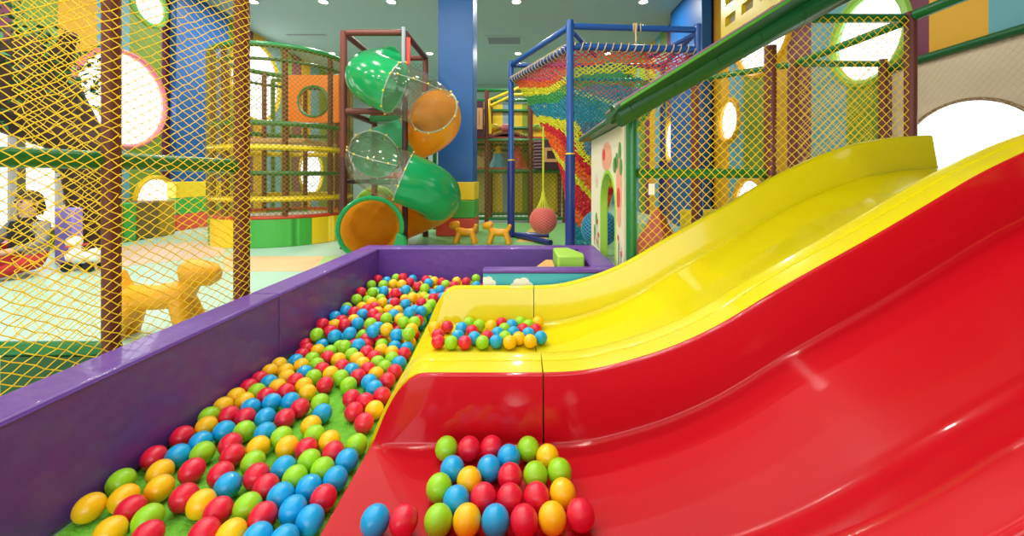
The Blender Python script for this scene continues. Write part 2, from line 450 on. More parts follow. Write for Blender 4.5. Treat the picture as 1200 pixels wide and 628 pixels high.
for cx, cz, s in ((-.235, .30, .8), (-.005, .275, 1.1)):
    bm = B()
    for q, (dx, dz, r) in enumerate(((-.045, -.005, .03), (-.02, .02, .032), (.015, .024, .034), (.045, 0, .03), (0, -.012, .04))):
        c = [(max(a, -.262), b) for a, b in circ(cx+dx*s, cz+dz*s, r*s, 20)]
        prism(bm, [c], lambda a, b, d: (a, 2.7345-d-0.0003*q, b), 0.002)
    obj('cloud_patch', bm, WHITE, t)
t = thing('foam_block', 'lime green foam block on the corner of the pit behind the turquoise divider', 'foam block', (.36, 3.2, 0))
bm = B(); prism(bm, [[(.26, 3.0), (.455, 3.0), (.465, 3.12), (.38, 3.38), (.25, 3.36)]], lambda a, b, d: (a, b, .007+d), .425); obj('block', bm, LIME, t, bevel=.012)
bm = B(); prism(bm, [[(.08, 2.90), (.235, 2.90), (.235, 3.2), (.18, 3.2)]], lambda a, b, d: (a, b, .007+d), .36)
tag(obj('foam_wedge', bm, mat('orange_vinyl', 'd8a050', .5), bevel=.012), 'small orange foam wedge left of the lime green block', 'foam block')

# ------------------------------------------------------------------ slides
TX = [-.6, .10, .20, .288, .47, .587, .709, .94, 1.263, 1.43, 1.65, 1.90, 2.14, 2.39, 2.66]
TZ = [.30, .30, .304, .318, .368, .412, .470, .612, .790, .888, 1.02, 1.138, 1.222, 1.268, 1.283]
gx = np.linspace(-.6, 2.66, 400); gz = np.interp(gx, TX, TZ)
ker = np.hanning(31); ker /= ker.sum()
gz = np.convolve(np.pad(gz, 15, mode='edge'), ker, 'valid')
def TOP(x): return float(np.interp(x, gx, gz))
def HW(x): return .24-.025*max(0, min(1, x/2.4))
def FL(x): return TOP(x)-HW(x)
def fillet(pts, rad, n=5):
    out = [pts[0]]
    for i in range(1, len(pts)-1):
        p = Vector(pts[i]); a = Vector(pts[i-1])-p; b = Vector(pts[i+1])-p
        la, lb_ = a.length, b.length
        a.normalize(); b.normalize()
        r = min(rad[i], la*.45, lb_*.45)
        A, Bq = p+a*r, p+b*r
        for k in range(n+1):
            s = k/n; q = A.lerp(p, s).lerp(p.lerp(Bq, s), s); out.append((q.x, q.y))
    out.append(pts[-1]); return out
H0 = .24
RPROF = fillet([(.60, .2), (.60, H0), (.70, H0), (.935, 0), (1.435, 0), (1.463, H0), (1.4785, H0)],
               [0, .03, .03, .06, .022, .016, 0])
YPROF = fillet([(1.480, H0*.99), (1.572, H0), (1.578, H0*.955), (1.584, H0), (1.665, H0), (1.92, 0), (2.615, 0), (2.652, H0), (2.70, H0), (2.70, .2)],
               [0, .004, .004, .004, .03, .10, .022, .02, .02, 0])
def slide_piece(name, prof, xs, m, parent, lip=False, lip_x=-.34, end_x=-.53, skew=0):
    bm = B(); rows = []
    for x in xs:
        f = FL(x); h = HW(x)/H0
        if lip and x < lip_x:
            s = min(1, (lip_x-x)/(lip_x-end_x)); h *= max(0, 1-s**2.3)
        if x < end_x: f = max(.008, .06-.052*((end_x-x)/.018)**2)
        zb = .007 if x < .3 else max(.007, f-.06)
        g = (lambda y: x-skew*max(0, min(1, (.06-x)/.3))*(y-1.46)) if skew else (lambda y: x)
        row = [bm.verts.new((g(y), y, max(f+w*h, zb+.0005))) for y, w in prof]
        row += [bm.verts.new((g(prof[-1][0]), prof[-1][0], zb)), bm.verts.new((g(prof[0][0]), prof[0][0], zb))]
        rows.append(row)
    n = len(rows[0])
    for a, b in zip(rows, rows[1:]):
        for k in range(n): bm.faces.new((a[k], a[(k+1) % n], b[(k+1) % n], b[k]))
    bm.faces.new(rows[0]); bm.faces.new(rows[-1][::-1])
    return obj(name, bm, m, parent, angle=50)
lipx = list(np.linspace(-.548, -.53, 5))+list(-.34-.19*np.cos(np.linspace(0, PI/2, 14)))[1:]+list(np.linspace(-.33, .072, 14))
chx = list(np.linspace(.077, 2.655, 90))
t = thing('slide', 'wide glossy red slide lane in front, running down into the ball pit', 'slide', (0, 1.05, 0), 'slides side by side')
slide_piece('run_out', RPROF, lipx, REDP, t, True); slide_piece('chute', RPROF, chx, REDP, t)
t = thing('slide', 'glossy yellow slide lane behind the red one, beside the net fence', 'slide', (0, 2.1, 0), 'slides side by side')
slide_piece('run_out', YPROF, [x-.012*(x < -.3) for x in lipx], YELP, t, True, -.352, -.542, .055); slide_piece('chute', YPROF, chx, YELP, t)

# ------------------------------------------------------------------ balls
BR = 0.0375
def ztop(Y): return float(np.interp(Y, [0, 1.95, 2.5, 3.0, 3.5], [.046, .046, .105, .145, .185]))
def pit_pos(u, v):
    Y = 2.0
    for _ in range(30):
        Y = .5*Y+.5*F0*(CH-ztop(Y))/(v-V0)
    return [(u-U0)/F0*Y, Y, ztop(Y)]
def flat_pos(u, v, z):
    Y = F0*(CH-z)/(v-V0); return [(u-U0)/F0*Y, Y, z]
RED_B = '366,370,G 430,370,R 493,368,R 604,373,G 550,395,B 662,397,Y 380,432,B 489,431,B 432,465,Y 550,453,R 628,450,G 697,443,G 345,490,G 397,523,B 475,518,R 551,518,R 626,515,R 699,508,Y 341,583,G 430,583,Y 513,585,B 592,585,R 673,580,Y 752,576,R 152,585,B 235,585,R'
YEL_B = '548,310,R 505,312,Y 520,340,R 522,362,R 603,315,B 628,297,G 665,305,G 705,307,Y 590,343,B 640,325,R 570,365,G 615,363,R 650,352,B 697,343,R 678,363,G 745,298,R 730,332,B 757,317,G 783,303,B 808,290,G 722,362,B 755,347,G 772,363,Y 787,330,B 820,320,R 803,352,Y 832,300,G 862,297,Y 862,322,R 838,335,B 843,360,Y 880,350,B'
NEAR = '165,522,Y 270,432,G 285,490,Y 305,535,R 370,565,G 240,605,Y 368,622,R 413,398,Y 410,455,Y 405,345,R 462,340,B 490,270,R 557,293,B 570,235,Y 535,193,G 557,332,G 525,393,R 503,488,R 570,505,Y 622,532,R 628,408,R 675,438,B 668,340,R 660,300,R 637,257,B 702,255,G 612,172,Y 645,197,R 660,133,Y 690,152,Y 722,168,B 713,205,R 705,85,R 745,75,R 733,115,G 765,130,R 795,150,B 783,207,B 782,260,B 760,310,Y 740,365,G 772,410,R 792,452,R 725,525,G 800,535,R 690,595,Y 770,595,B 840,280,G 878,312,Y 855,390,B 870,440,G 850,490,B 890,545,B 943,565,B 938,380,G 940,450,B 995,490,R 1000,385,G 1040,405,B 1080,365,B 1035,335,R 920,330,R 1003,298,Y 955,270,G 943,235,Y 983,192,B 973,155,G 908,172,R 868,150,B 852,210,R 930,120,Y 915,90,Y 850,118,R 880,78,R 820,90,Y 785,90,B 775,30,Y 805,20,Y 835,28,Y 855,50,Y 868,12,B 888,15,Y 912,52,B 925,12,G 952,65,G 968,28,R 1005,50,Y 993,92,R 1052,62,G 1055,20,R 1075,93,G 1098,30,B 1110,60,R 1145,30,R 1135,12,Y 1175,40,Y 1160,72,B 1165,103,B 1090,140,R 1145,147,R 1097,183,R 1130,225,R 1175,180,Y 1110,305,G 1190,135,R 620,605,R 845,615,B'
FARB = '100,297,R 158,293,Y 95,335,G 140,325,R 70,365,R 35,395,R 58,422,G 103,370,Y 145,372,G 112,403,R 165,343,B 165,403,Y 193,362,G 215,340,B 242,357,B 217,388,G 240,410,Y 185,437,R 140,445,Y 97,450,R 42,470,B 275,450,R 268,375,R 297,402,R 312,367,Y 322,420,G 355,375,Y 352,437,G 342,497,R 382,460,R 395,425,B 410,380,R 428,347,G 388,330,B 348,325,Y 285,338,B 310,315,B 237,288,B 228,275,Y 283,262,R 318,270,R 365,268,B 402,275,Y 215,250,R 160,253,B 187,220,G 240,202,G 286,207,Y 343,280,G 402,292,G 457,325,Y 465,367,B 452,280,B 487,250,B 445,237,B 478,238,G 375,245,Y 408,215,B 430,205,Y 365,188,R 330,180,B 290,180,G 262,178,R 313,130,R 343,137,B 370,127,G 395,130,R 430,123,B 290,150,G 365,152,Y 397,153,Y 420,145,R 445,160,R 470,170,G 405,178,B 490,125,G 475,135,R 490,148,B 527,142,R 550,155,G 588,142,Y 622,143,R 652,130,G 648,155,B 575,158,R 510,140,Y 555,182,R 520,178,B 470,213,R 490,220,G 530,203,B 505,205,R 345,235,Y 315,240,Y 300,225,R 258,225,Y 265,245,R 255,255,B 205,300,R 275,300,G 327,158,G 455,302,G 470,280,R 430,262,R 200,250,B 180,275,R 380,405,G'
def parse(s, ox, oy, k):
    for q in s.split():
        a, b, c = q.split(','); yield ox+float(a)/k, oy+float(b)/k, c
P, CC, ZONE = [], [], []
for u, v, c in parse(RED_B, 380, 380, 2.5325): P.append(flat_pos(u, v, .06+BR)); CC.append(c); ZONE.append('red')
for u, v, c in parse(YEL_B, 340, 280, 3): P.append(flat_pos(u, v, .06+BR)); CC.append(c); ZONE.append('yellow')
for u, v, c in parse(NEAR, 50, 420, 3): P.append(pit_pos(u, v)); CC.append(c); ZONE.append('pit')
for u, v, c in parse(FARB, 340, 280, 3):
    if v < 421 or u > 446: P.append(pit_pos(u, v)); CC.append(c); ZONE.append('pit')
NIND = len(P)
rng = np.random.RandomState(3)
y = 2.35; row = 0
while y < 3.54:                                  # the layer underneath the heap at the back
    x = wxi(y)+BR+.01+(row % 2)*.042
    while x < (-.60 if y < 2.74 else -.32):
        P.append([x+rng.uniform(-.008, .008), y+rng.uniform(-.008, .008), .047]); CC.append('RYGB'[rng.randint(4)]); ZONE.append('fill')
        if y > 2.95:
            P.append([x+.04+rng.uniform(-.008, .008), y+.025, .115]); CC.append('RYGB'[rng.randint(4)]); ZONE.append('fill')
        x += .086
    y += .075; row += 1
P = np.array(P); n = len(P); Z = np.array(ZONE)
onred, onyel = Z == 'red', Z == 'yellow'; inpit = ~(onred | onyel); fill = Z == 'fill'
P0 = P.copy()
iu, ju = np.triu_indices(n, 1)
mobility = np.where(fill, 1.0, 0.55)
for it in range(200):
    d = P[iu]-P[ju]; L = np.sqrt((d**2).sum(1))+1e-9
    hit = L < 2*BR*1.003
    if hit.any():
        a, b = iu[hit], ju[hit]; pen = (2*BR*1.003-L[hit])[:, None]*d[hit]/L[hit][:, None]
        wa, wb = mobility[a], mobility[b]; s = (wa+wb)
        np.add.at(P, a, pen*(wa/s)[:, None]*.6); np.add.at(P, b, -pen*(wb/s)[:, None]*.6)
    if it < 120:
        P[fill, 2] -= .0006
        P[inpit & ~fill, 2] -= .0004
    P[:, 2] = np.maximum(P[:, 2], np.where(inpit, .006+BR, .06+BR))
    for k in np.nonzero(onred | onyel)[0]: P[k, 2] = max(FL(P[k, 0]), FL(P[k, 0]+.03))+BR+.0015
    w = wxi(P[:, 1])+BR+.002
    P[inpit, 0] = np.maximum(P[inpit, 0], w[inpit])
    P[inpit, 1] = np.minimum(P[inpit, 1], 3.575-BR)
    lim = np.where(P[:, 1] < 1.48, -.556, np.where(P[:, 1] < 2.76, -.558-.062*(P[:, 1]-1.46), -.27))-BR
    P[inpit, 0] = np.minimum(P[inpit, 0], lim[inpit])
    P[onred, 1] = np.clip(P[onred, 1], 1.02, 1.42-BR)
    P[onyel, 1] = np.clip(P[onyel, 1], 1.98, 2.60-BR)
    P[onyel, 0] = np.clip(P[onyel, 0], -.53, .30)
meshes = {}
CN = {'R': 'red', 'Y': 'yellow', 'G': 'green', 'B': 'blue'}
ORD = ['first', 'second', 'third', 'fourth', 'fifth', 'sixth', 'seventh', 'eighth', 'ninth', 'tenth', 'eleventh', 'twelfth', 'thirteenth', 'fourteenth', 'fifteenth', 'sixteenth', 'seventeenth', 'eighteenth', 'nineteenth', 'twentieth']
for c, m in BALLC.items():
    bm = B(); bmesh.ops.create_uvsphere(bm, u_segments=32, v_segments=20, radius=BR*.995)
    me = bpy.data.meshes.new('plastic_ball_'+CN[c])
    for f in bm.faces: f.smooth = True
    bm.to_mesh(me); bm.free(); me.materials.append(m); meshes[c] = me
labels = {}
# a label per ball: by its colour, its lane, and its order from the front
def lane(i):
    x, y = P[i, 0], P[i, 1]
    if Z[i] == 'red': return 'on the end of the red slide', 'plastic balls on the red slide'
    if Z[i] == 'yellow': return 'on the end of the yellow slide', 'plastic balls on the yellow slide'
    if y < 2.45:
        f = (x-wxi(y))/(-.56-wxi(y))
        if f < .27: return 'in the strip along the purple left wall', 'plastic balls in the ball pit'
        if f < .52: return 'in the strip left of the pit middle', 'plastic balls in the ball pit'
        if f < .76: return 'in the strip right of the pit middle', 'plastic balls in the ball pit'
        return 'in the strip along the slide ends', 'plastic balls in the ball pit'
    return None, 'plastic balls in the ball pit'
bucket = {}
for i in range(NIND):
    l, g = lane(i)
    if l: bucket.setdefault((l, CC[i]), []).append(i)
for (l, c), ids in bucket.items():
    ids.sort(key=lambda i: P[i, 1])
    for k, i in enumerate(ids):
        labels[i] = '%s plastic ball %s, %s %s from the front' % (CN[c], l, ORD[min(k, 19)], CN[c])
        if len(ids) == 1: labels[i] = 'the only %s plastic ball %s' % (CN[c], l)
for i in range(NIND):
    o = bpy.data.objects.new('plastic_ball', meshes[CC[i]]); COL.objects.link(o); o.location = P[i]
    l, g = lane(i)
    lab = labels.get(i)
    if lab is None:
        x, y = P[i, 0], P[i, 1]
        where = 'near the back purple wall' if y > 3.15 else ('against the left purple wall' if x < -1.05 else 'before the end of the yellow slide')
        lab = '%s plastic ball in the heap %s' % (CN[CC[i]], where)
    tag(o, lab, 'ball', g)
bm = B()
for i in range(NIND, n):
    sphere(bm, P[i], BR*.98, 16, 10, 'RYGB'.index(CC[i]))
tag(obj('ball_heap', bm, [BALLC[c] for c in 'RYGB']), 'lower layer of mixed coloured balls under the heap at the back of the pit', 'balls', None, 'stuff')

# ------------------------------------------------------------------ left net fence
def post(bm, x, y, z0, z1, r, seg=16):
    tube(bm, [(x, y, z0), (x, y, z1)], r, seg)
A0, A1, A2 = (-1.90, 0.95), (-1.705, 1.70), (-1.575, 2.30)
t = thing('net_fence', 'yellow net fence with brown foam posts and green rail along the left pit wall', 'net fence', (A1[0], A1[1], 0))
for q, r in ((A1, .031), (A2, .040), (A0, .031)):
    bm = B(); post(bm, q[0], q[1], .001, 2.45, r); obj('post', bm, BROWN, t)
for z in (1.075, 2.40):
    bm = B(); tube(bm, [(A0[0]-.03, A0[1], z), (A1[0]-.03, A1[1], z), (A2[0]-.02, A2[1]-.01, z-.008)], .038, 14); obj('rail', bm, GREENF, t)
bm = B()
off = .042
plane_net(bm, (A0[0]+off, A0[1]-.01), (A1[0]+off, A1[1]-.01), .03, 2.40, .056, .041, .0021, .0025)
plane_net(bm, (A1[0]+off, A1[1]-.01), (A2[0]+off+.005, A2[1]+.0), .03, 2.40, .056, .041, .0021, .0025)
obj('net', bm, NETY, t)
t = thing('net_fence', 'side panel of yellow net with low green rail running left behind the first post', 'net fence', (-1.95, 1.76, 0))
bm = B(); tube(bm, [(-1.765, 1.78, .262), (-2.29, 1.78, .262)], .030, 14); obj('rail', bm, GREENF, t)
bm = B(); tube(bm, [(-1.765, 1.78, 2.3), (-2.29, 1.78, 2.3)], .030, 14); obj('rail', bm, GREENF, t)
bm = B(); post(bm, -2.315, 1.78, .001, 2.34, .024); obj('post', bm, GREENF, t)
bm = B(); plane_net(bm, (-2.24, 1.80), (-1.76, 1.80), .29, 2.27, .062, .05, .0018, .003); obj('net', bm, NETY, t)
bm = B(); box(bm, (-2.25, 1.765, .001), (-1.77, 1.795, .231)); obj('kick_panel', bm, mat('dark_green_panel', '2c5a30', .7), t)

# ------------------------------------------------------------------ right: playhouse, side fence, slide platform
t = thing('playhouse', 'cream playhouse wall with green arched doorway and painted fruit and flowers', 'playhouse', (.72, 3.4, 0))
archd = [(3.35+.30*math.cos(a), .78+.29*math.sin(a)) for a in np.linspace(0, PI, 24)]
bm = B(); prism(bm, [[(4.15, .002), (4.15, 1.38), (2.83, 1.38), (2.83, .002), (3.05, .002)]+archd[::-1]+[(3.65, .002)]], lambda a, b, d: (.70+d, a, b), .045)
obj('side_panel', bm, CREAM, t, angle=30)
bm = B(); ins = [(3.35+.27*math.cos(a), .78+.26*math.sin(a)) for a in np.linspace(0, PI, 24)]
prism(bm, [[(3.65, .004)]+archd+[(3.05, .004), (3.08, .004)]+ins[::-1]+[(3.62, .004)]], lambda a, b, d: (.693+d, a, b), .06)
obj('door_trim', bm, LIME, t, angle=30)
bm = B(); sh = lambda a, b, d: (.6985-d, a, b)
def blob(cy, cz, ry, rz, mi, lift=0, n=28, a0=0, a1=2*PI):
    prism(bm, [[(cy+ry*math.cos(a), cz+rz*math.sin(a)) for a in np.linspace(a0, a1, n, endpoint=False)]], lambda a, b, d: (.699-lift-d, a, b), .0012, mi)
PAINT = [mat('peach_paint', 'f0a88a', .5), mat('coral_paint', 'd84a44', .5), mat('leaf_paint', '5f9a48', .5), mat('chalk_paint', 'dcd4c4', .5)]
def done(nm):
    global bm
    obj(nm, bm, PAINT, t); bm = B()
blob(3.40, 1.18, .20, .12, 0); blob(3.50, 1.20, .06, .05, 1, .0015); done('painted_fruit')
blob(2.96, .92, .085, .23, 0); blob(2.97, .86, .05, .075, 1, .0015); blob(2.955, .72, .055, .07, 0, .0012); done('painted_fruit')
for cy, cz, a in ((3.02, 1.13, .6), (2.93, 1.20, -.3), (2.90, 1.08, .2), (3.09, 1.10, 1.2), (3.86, .62, .4), (3.95, .5, 0)):
    blob(cy, cz, .035+.02*abs(math.sin(a)), .06, 2, .0018); done('painted_leaf')
for k in range(12):
    cy = random.choice((random.uniform(2.86, 3.0), random.uniform(3.72, 4.05))); cz = random.uniform(.40, .62)
    prism(bm, [[(cy-.004, .36), (cy+.004, .36), (cy+.004, cz), (cy-.004, cz)]], lambda a, b, d: (.6988-.0001*k-d, a, b), .0012, 2)
    blob(cy, cz, .026, .024, 1 if k % 3 else 3, .0004+.0001*k, 12); done('painted_flower')
for a in range(6): blob(3.86+.05*math.cos(a*PI/3), .98+.045*math.sin(a*PI/3), .03, .03, 3, .001+.0001*a, 14)
blob(3.86, .98, .022, .022, 0, .0022, 14); done('painted_flower'); bm.free()
bm = B(); hexa(bm, [(.60, 2.86, 1.385), (.80, 2.86, 1.385), (.80, 4.35, 1.385), (.60, 4.35, 1.385), (.60, 2.86, 1.425), (.80, 2.86, 1.425), (.80, 4.35, 1.425), (.60, 4.35, 1.425)]); obj('eave', bm, DGREEN, t, bevel=.01)
bm = B(); box(bm, (.61, 2.87, 1.427), (.80, 4.34, 1.437)); obj('eave_trim', bm, MAUVE, t)

t = thing('net_fence', 'yellow net fence beside the yellow slide under a rising green roof edge', 'net fence', (.76, 2.79, 0))
bm = B(); post(bm, .745, 2.79, .001, 1.47, .036); obj('post', bm, GREENF, t)
bm = B(); post(bm, 1.69, 2.79, .001, 1.90, .039); obj('post', bm, BROWN, t)
bm = B(); tube(bm, [(.785, 2.79, 1.034), (1.645, 2.79, 1.034)], .034, 14); obj('rail', bm, GREENF, t)
def zt(x): return 1.434+.62*(x-.5655)
def zb(x): return 1.527+.536*(x-.9625)
bm = B()
xa, xb = .56, 2.28
hexa(bm, [(xa, 2.34, zt(xa)-.022), (xb, 2.34, zt(xb)-.022), (xb, 2.755, zb(xb)), (xa, 2.755, zb(xa)+.04), (xa, 2.34, zt(xa)), (xb, 2.34, zt(xb)), (xb, 2.755, zt(xb)), (xa, 2.755, zt(xa))])
bm.faces.ensure_lookup_table()
bm.normal_update()
for f in bm.faces: f.material_index = 0 if abs(f.calc_center_median().y-2.34) < .02 else 1  # shade under the roof put into the colour: deep green off the front
obj('roof', bm, [LGREEN, DGREEN], t, bevel=.006)
bm = B()
for y, r in ((2.715, .05),):
    tube(bm, [(xa+.02, y, zb(xa)+.09), (xb, y, zb(xb)+.05)], r, 16)
tube(bm, [(xa+.02, 2.52, (zt(xa)+zb(xa))/2+.01), (xb, 2.52, (zt(xb)+zb(xb))/2-.02)], .075, 18)
obj('roof_padding', bm, DGREEN, t)
bm = B()
for s in np.linspace(.05, .95, 7):
    x = xa+(xb-xa)*s
    c = Vector((x, 2.52, (zt(x)+zb(x))/2+.01-.03*s)); d = Vector((1, 0, .57)).normalized(); a, b = frame_of(d)
    tube(bm, [c+(a*math.cos(q)+b*math.sin(q))*.0765 for q in np.linspace(0, 2*PI, 22, endpoint=False)], .003, 5, closed=True)
obj('padding_seam', bm, mat('seam_green', '064a1e', .6), t)
bm = B(); hexa(bm, [(xa, 2.345, zt(xa)+.001), (xb, 2.345, zt(xb)+.001), (xb, 2.755, zt(xb)+.001), (xa, 2.755, zt(xa)+.001), (xa, 2.345, zt(xa)+.012), (xb, 2.345, zt(xb)+.012), (xb, 2.755, zt(xb)+.012), (xa, 2.755, zt(xa)+.012)]); obj('roof_trim', bm, MAUVE, t)
bm = B()
plane_net(bm, (.785, 2.755), (2.60, 2.755), .02, 2.09, .060, .060, .0026, .0015, keep=lambda p: p.z < zb(p.x)+.02)
obj('net', bm, NETY, t)

t = thing('slide_platform', 'slide platform with brown posts, green rails and netting at the head of the slides', 'play platform', (3.0, 2.6, 0))
for x, y, z1, m, r in ((2.645, 2.79, 2.13, BROWN, .035), (2.57, 3.86, 2.12, BROWN, .036), (3.40, 3.86, 2.12, BROWN, .036), (1.90, 4.50, 2.12, BROWN, .040), (2.72, .36, 2.12, BROWN, .044)):
    bm = B(); post(bm, x, y, .001, z1, r); obj('post', bm, m, t)
for pts, r in (([(1.95, 2.80, 2.094), (2.60, 2.80, 2.094)], .030), ([(2.65, 2.75, 2.10), (2.72, .40, 2.10)], .036), ([(2.64, 2.84, 2.08), (2.575, 3.82, 2.08)], .030),
               ([(1.94, 4.46, 2.08), (2.54, 3.90, 2.08)], .030), ([(2.61, 3.86, 2.08), (3.36, 3.86, 2.08)], .030)):
    bm = B(); tube(bm, pts, r, 14); obj('rail', bm, GREENF, t)
bm = B(); box(bm, (2.70, .40, .93), (3.40, 3.80, 1.045)); obj('deck', bm, mat('deck_blue', '4f86b0', .5), t, bevel=.01)
bm = B(); box(bm, (1.35, .22, 2.36), (3.45, 2.30, 2.42)); obj('unseen_shade_board', bm, DGREEN, t, bevel=.01)  # unseen board added above the view to shade the upper slide
for x, y in ((3.38, .30), (3.38, 2.24)):  # posts added to carry the unseen shading board
    bm = B(); post(bm, x, y, .001, 2.36, .04); obj('post', bm, BROWN, t)
for y in (.55, 2.2, 3.6):
    bm = B(); post(bm, 3.2, y, .001, .93, .04); obj('leg', bm, BROWN, t)
bm = B(); plane_net(bm, (2.60, 3.88), (3.32, 3.88), 1.05, 2.06, .07, .07, .0022, .0015); obj('net', bm, NETY, t)
bm = B(); plane_net(bm, (3.40, 3.80), (3.40, 1.0), 1.05, 1.98, .06, .06, .0013, .0015); obj('net', bm, NETW, t)

# yellow slotted board on the right wall
t = thing('mounted_board', 'yellow board with rectangular slots high on the right wall', 'wall board', (XR, 6.7, 3.9))
bm = B()
y0, y1, z0, z1 = 5.35, 6.95, 3.05, 4.15
holes = []
for i in range(3):
    for j in range(3): holes.append(rectl(y0+.14+i*.5, z0+.12+j*.34, y0+.46+i*.5, z0+.28+j*.34))
prism(bm, [rectl(y0, z0, y1, z1)]+holes, lambda a, b, d: (XR-.055-d, a, b), .07)
obj('board', bm, SOFTY, t, angle=30)
bm = B(); box(bm, (XR-.054, y0+.02, z0+.02), (XR-.048, y1-.02, z1-.02)); obj('backing', bm, mat('board_grey', 'b4a88a', .6), t)

# soft blocks and balls behind the right net
def soft_pyramid(name, label, c, w, h, m):
    bm = B(); x, y = c
    vs = [bm.verts.new(p) for p in ((x-w, y, .002), (x, y-w, .002), (x+w, y, .002), (x, y+w, .002), (x-.02, y, h), (x, y-.02, h), (x+.02, y, h), (x, y+.02, h))]
    bm.faces.new(vs[:4][::-1]); bm.faces.new(vs[4:])
    for k in range(4): bm.faces.new((vs[k], vs[(k+1) % 4], vs[4+(k+1) % 4], vs[4+k]))
    return tag(obj(name, bm, m, bevel=.02), label, 'soft block')
soft_pyramid('soft_pyramid', 'red-brown soft pyramid behind the net fence right of the playhouse', (1.62, 4.9), .40, .66, mat('rust_vinyl', 'b4472e', .5))
bm = B(); box(bm, (2.1, 4.6, .002), (3.3, 5.2, .34)); tag(obj('soft_bench', bm, SOFTG, bevel=.03), 'low green soft bench behind the net fence by the right wall', 'soft block')
bm = B(); box(bm, (2.3, 5.6, .002), (3.35, 6.0, .55)); tag(obj('soft_bench', bm, SOFTY, bevel=.03), 'yellow soft bench under the round window by the right wall', 'soft block')
bm = B(); box(bm, (.845, 2.738, .89), (.885, 2.744, .965)); tag(obj('notice', bm, WHITE), 'small white notice hung on the net fence right of the playhouse', 'sign')

# ------------------------------------------------------------------ rope net cone in the blue frame
FA, FB, FC, FD = Vector((-.19, 6.96, 0)), Vector((.605, 5.17, 0)), Vector((2.27, 5.3, 0)), Vector((2.4, 7.0, 0))
t = thing('net_climber_frame', 'blue steel frame with navy padded posts around the multicoloured rope net', 'climbing frame', (1.1, 6.1, 0))
for q in (FA, FB, FC, FD):
    bm = B(); post(bm, q.x, q.y, 1.30, 2.99, .048); obj('post', bm, BLUEF, t)
    bm = B(); post(bm, q.x, q.y, .004, 1.30, .063); obj('post_pad', bm, NAVY, t)
    bm = B(); post(bm, q.x, q.y, 1.295, 1.32, .058); obj('collar', bm, SOFTY, t)
ZU, ZL = 2.92, 2.665
corners = [FA, FB, FC, FD]
for i in range(4):
    p, q = corners[i], corners[(i+1) % 4]; d = (q-p).normalized()*.05
    for z, r in ((ZU, .040), (ZL, .042)):
        bm = B(); tube(bm, [p+d+Vector((0, 0, z)), q-d+Vector((0, 0, z))], r, 14); obj('rail', bm, BLUEF, t)
for p, q, in ((FB, FD), (FC, FA)):
    c = (p+q)/2; e = p.lerp(q, .22)
    bm = B(); tube(bm, [p+Vector((0, 0, ZU-.04)), e+Vector((0, 0, ZL))], .028, 10); obj('brace', bm, BLUEF, t)
for q in ((.45, 6.9), (.42, 6.05)):
    bm = B(); tube(bm, [(FA.x+.06, FA.y-.03, .05), (q[0], q[1], .05)], .042, 12); obj('floor_bar', bm, NAVY, t)
# lashing round the lower rails
bm = B()
for i in range(2):
    p, q = corners[i], corners[i+1]; L = (q-p).length
    pts = []
    N = int(L/.10)
    d = (q-p).normalized(); a = Vector((d.y, -d.x, 0))
    for k in range(N*10+1):
        s = k/(N*10); th = 2*PI*N*s
        pts.append(p.lerp(q, .03+.94*s)+Vector((0, 0, ZL))+a*(.052*math.cos(th))+Vector((0, 0, .056*math.sin(th))))
    tube(bm, pts, .008, 5)
for k in range(8):
    c = FB.lerp(FC, .51)+Vector((random.uniform(-.03, .03), 0, ZU))
    tube(bm, [c+Vector((.012*math.cos(x)+.01*(k-4), .055*math.cos(x), .055*math.sin(x))) for x in np.linspace(0, 2*PI, 12, endpoint=False)], .008, 5, closed=True)
tube(bm, [FB.lerp(FC, .5)+Vector((0, -.045, ZU-.03)), FB.lerp(FC, .49)+Vector((.02, -.05, ZU-.15)), FB.lerp(FC, .50)+Vector((0, -.05, ZL+.05))], .012, 6)
obj('rope_lashing', bm, ROPE, t)
# funnel net
per = [(FA, FB), (FB, FC), (FC, FD), (FD, FA)]; lens = [(b-a).length for a, b in per]; tot = sum(lens)
def ringpt(s):
    s = (s % 1)*tot
    for (a, b), L in zip(per, lens):
        if s <= L: return a.lerp(b, s/L)
        s -= L
    return per[0][0]
CB = Vector((.93, 5.95, 0))
def funnel(s, tt):
    top = ringpt(s); ctr = (FA+FB+FC+FD)/4
    ang = math.atan2(top.y-CB.y, top.x-CB.x)
    bot = CB+Vector((math.cos(ang), math.sin(ang), 0))*.26
    w = tt**1.9
    wob = 1+.035*math.sin(9*ang+6*tt)*math.sin(PI*tt)
    p = bot.lerp(top, w)
    p = CB+(p-CB)*wob
    top_in = .965
    p = ctr+(p-ctr)*(1-(1-top_in)*tt)
    return Vector((p.x, p.y, .06+(ZL-.06)*tt-.10*math.sin(PI*tt)*0))
netmats = [mat('rope_'+k, c, .8) for k, c in (('red', 'd0202e'), ('orange', 'e8641e'), ('yellow', 'd8d428'), ('green', '3f9a50'), ('teal', '1f88a0'), ('pink', 'd8484e'), ('grey', '5a6a80'))]
def funnel_colour(p):
    tt = (p.z-.06)/(ZL-.06); a = math.atan2(p.y-6.1, p.x-1.1)
    v = tt+.42*max(0, min(1, (.80-tt)/.3))*max(-.2, min(.9, p.x-.30))+.10*noise.noise(Vector((p.x*.7, p.y*.7, p.z*.5)))+.035*math.sin(2*a+.6)
    for lim, c in ((.08, 4), (.20, 1), (.33, 4), (.40, 1), (.52, 0), (.555, 2), (.62, 1), (.66, 0), (.70, 2), (.775, 4), (.83, 3), (.875, 2), (.915, 1), (2, 5)):
        if v < lim: return c
    return 0
bm = B(); NS, NT = 170, 96
N = {}
for i in range(NS):
    for j in range(NT+1):
        if (i+j) % 2 == 0:
            N[(i, j)] = funnel(i/NS, j/NT)+Vector((random.gauss(0, .006), random.gauss(0, .006), random.gauss(0, .006)))
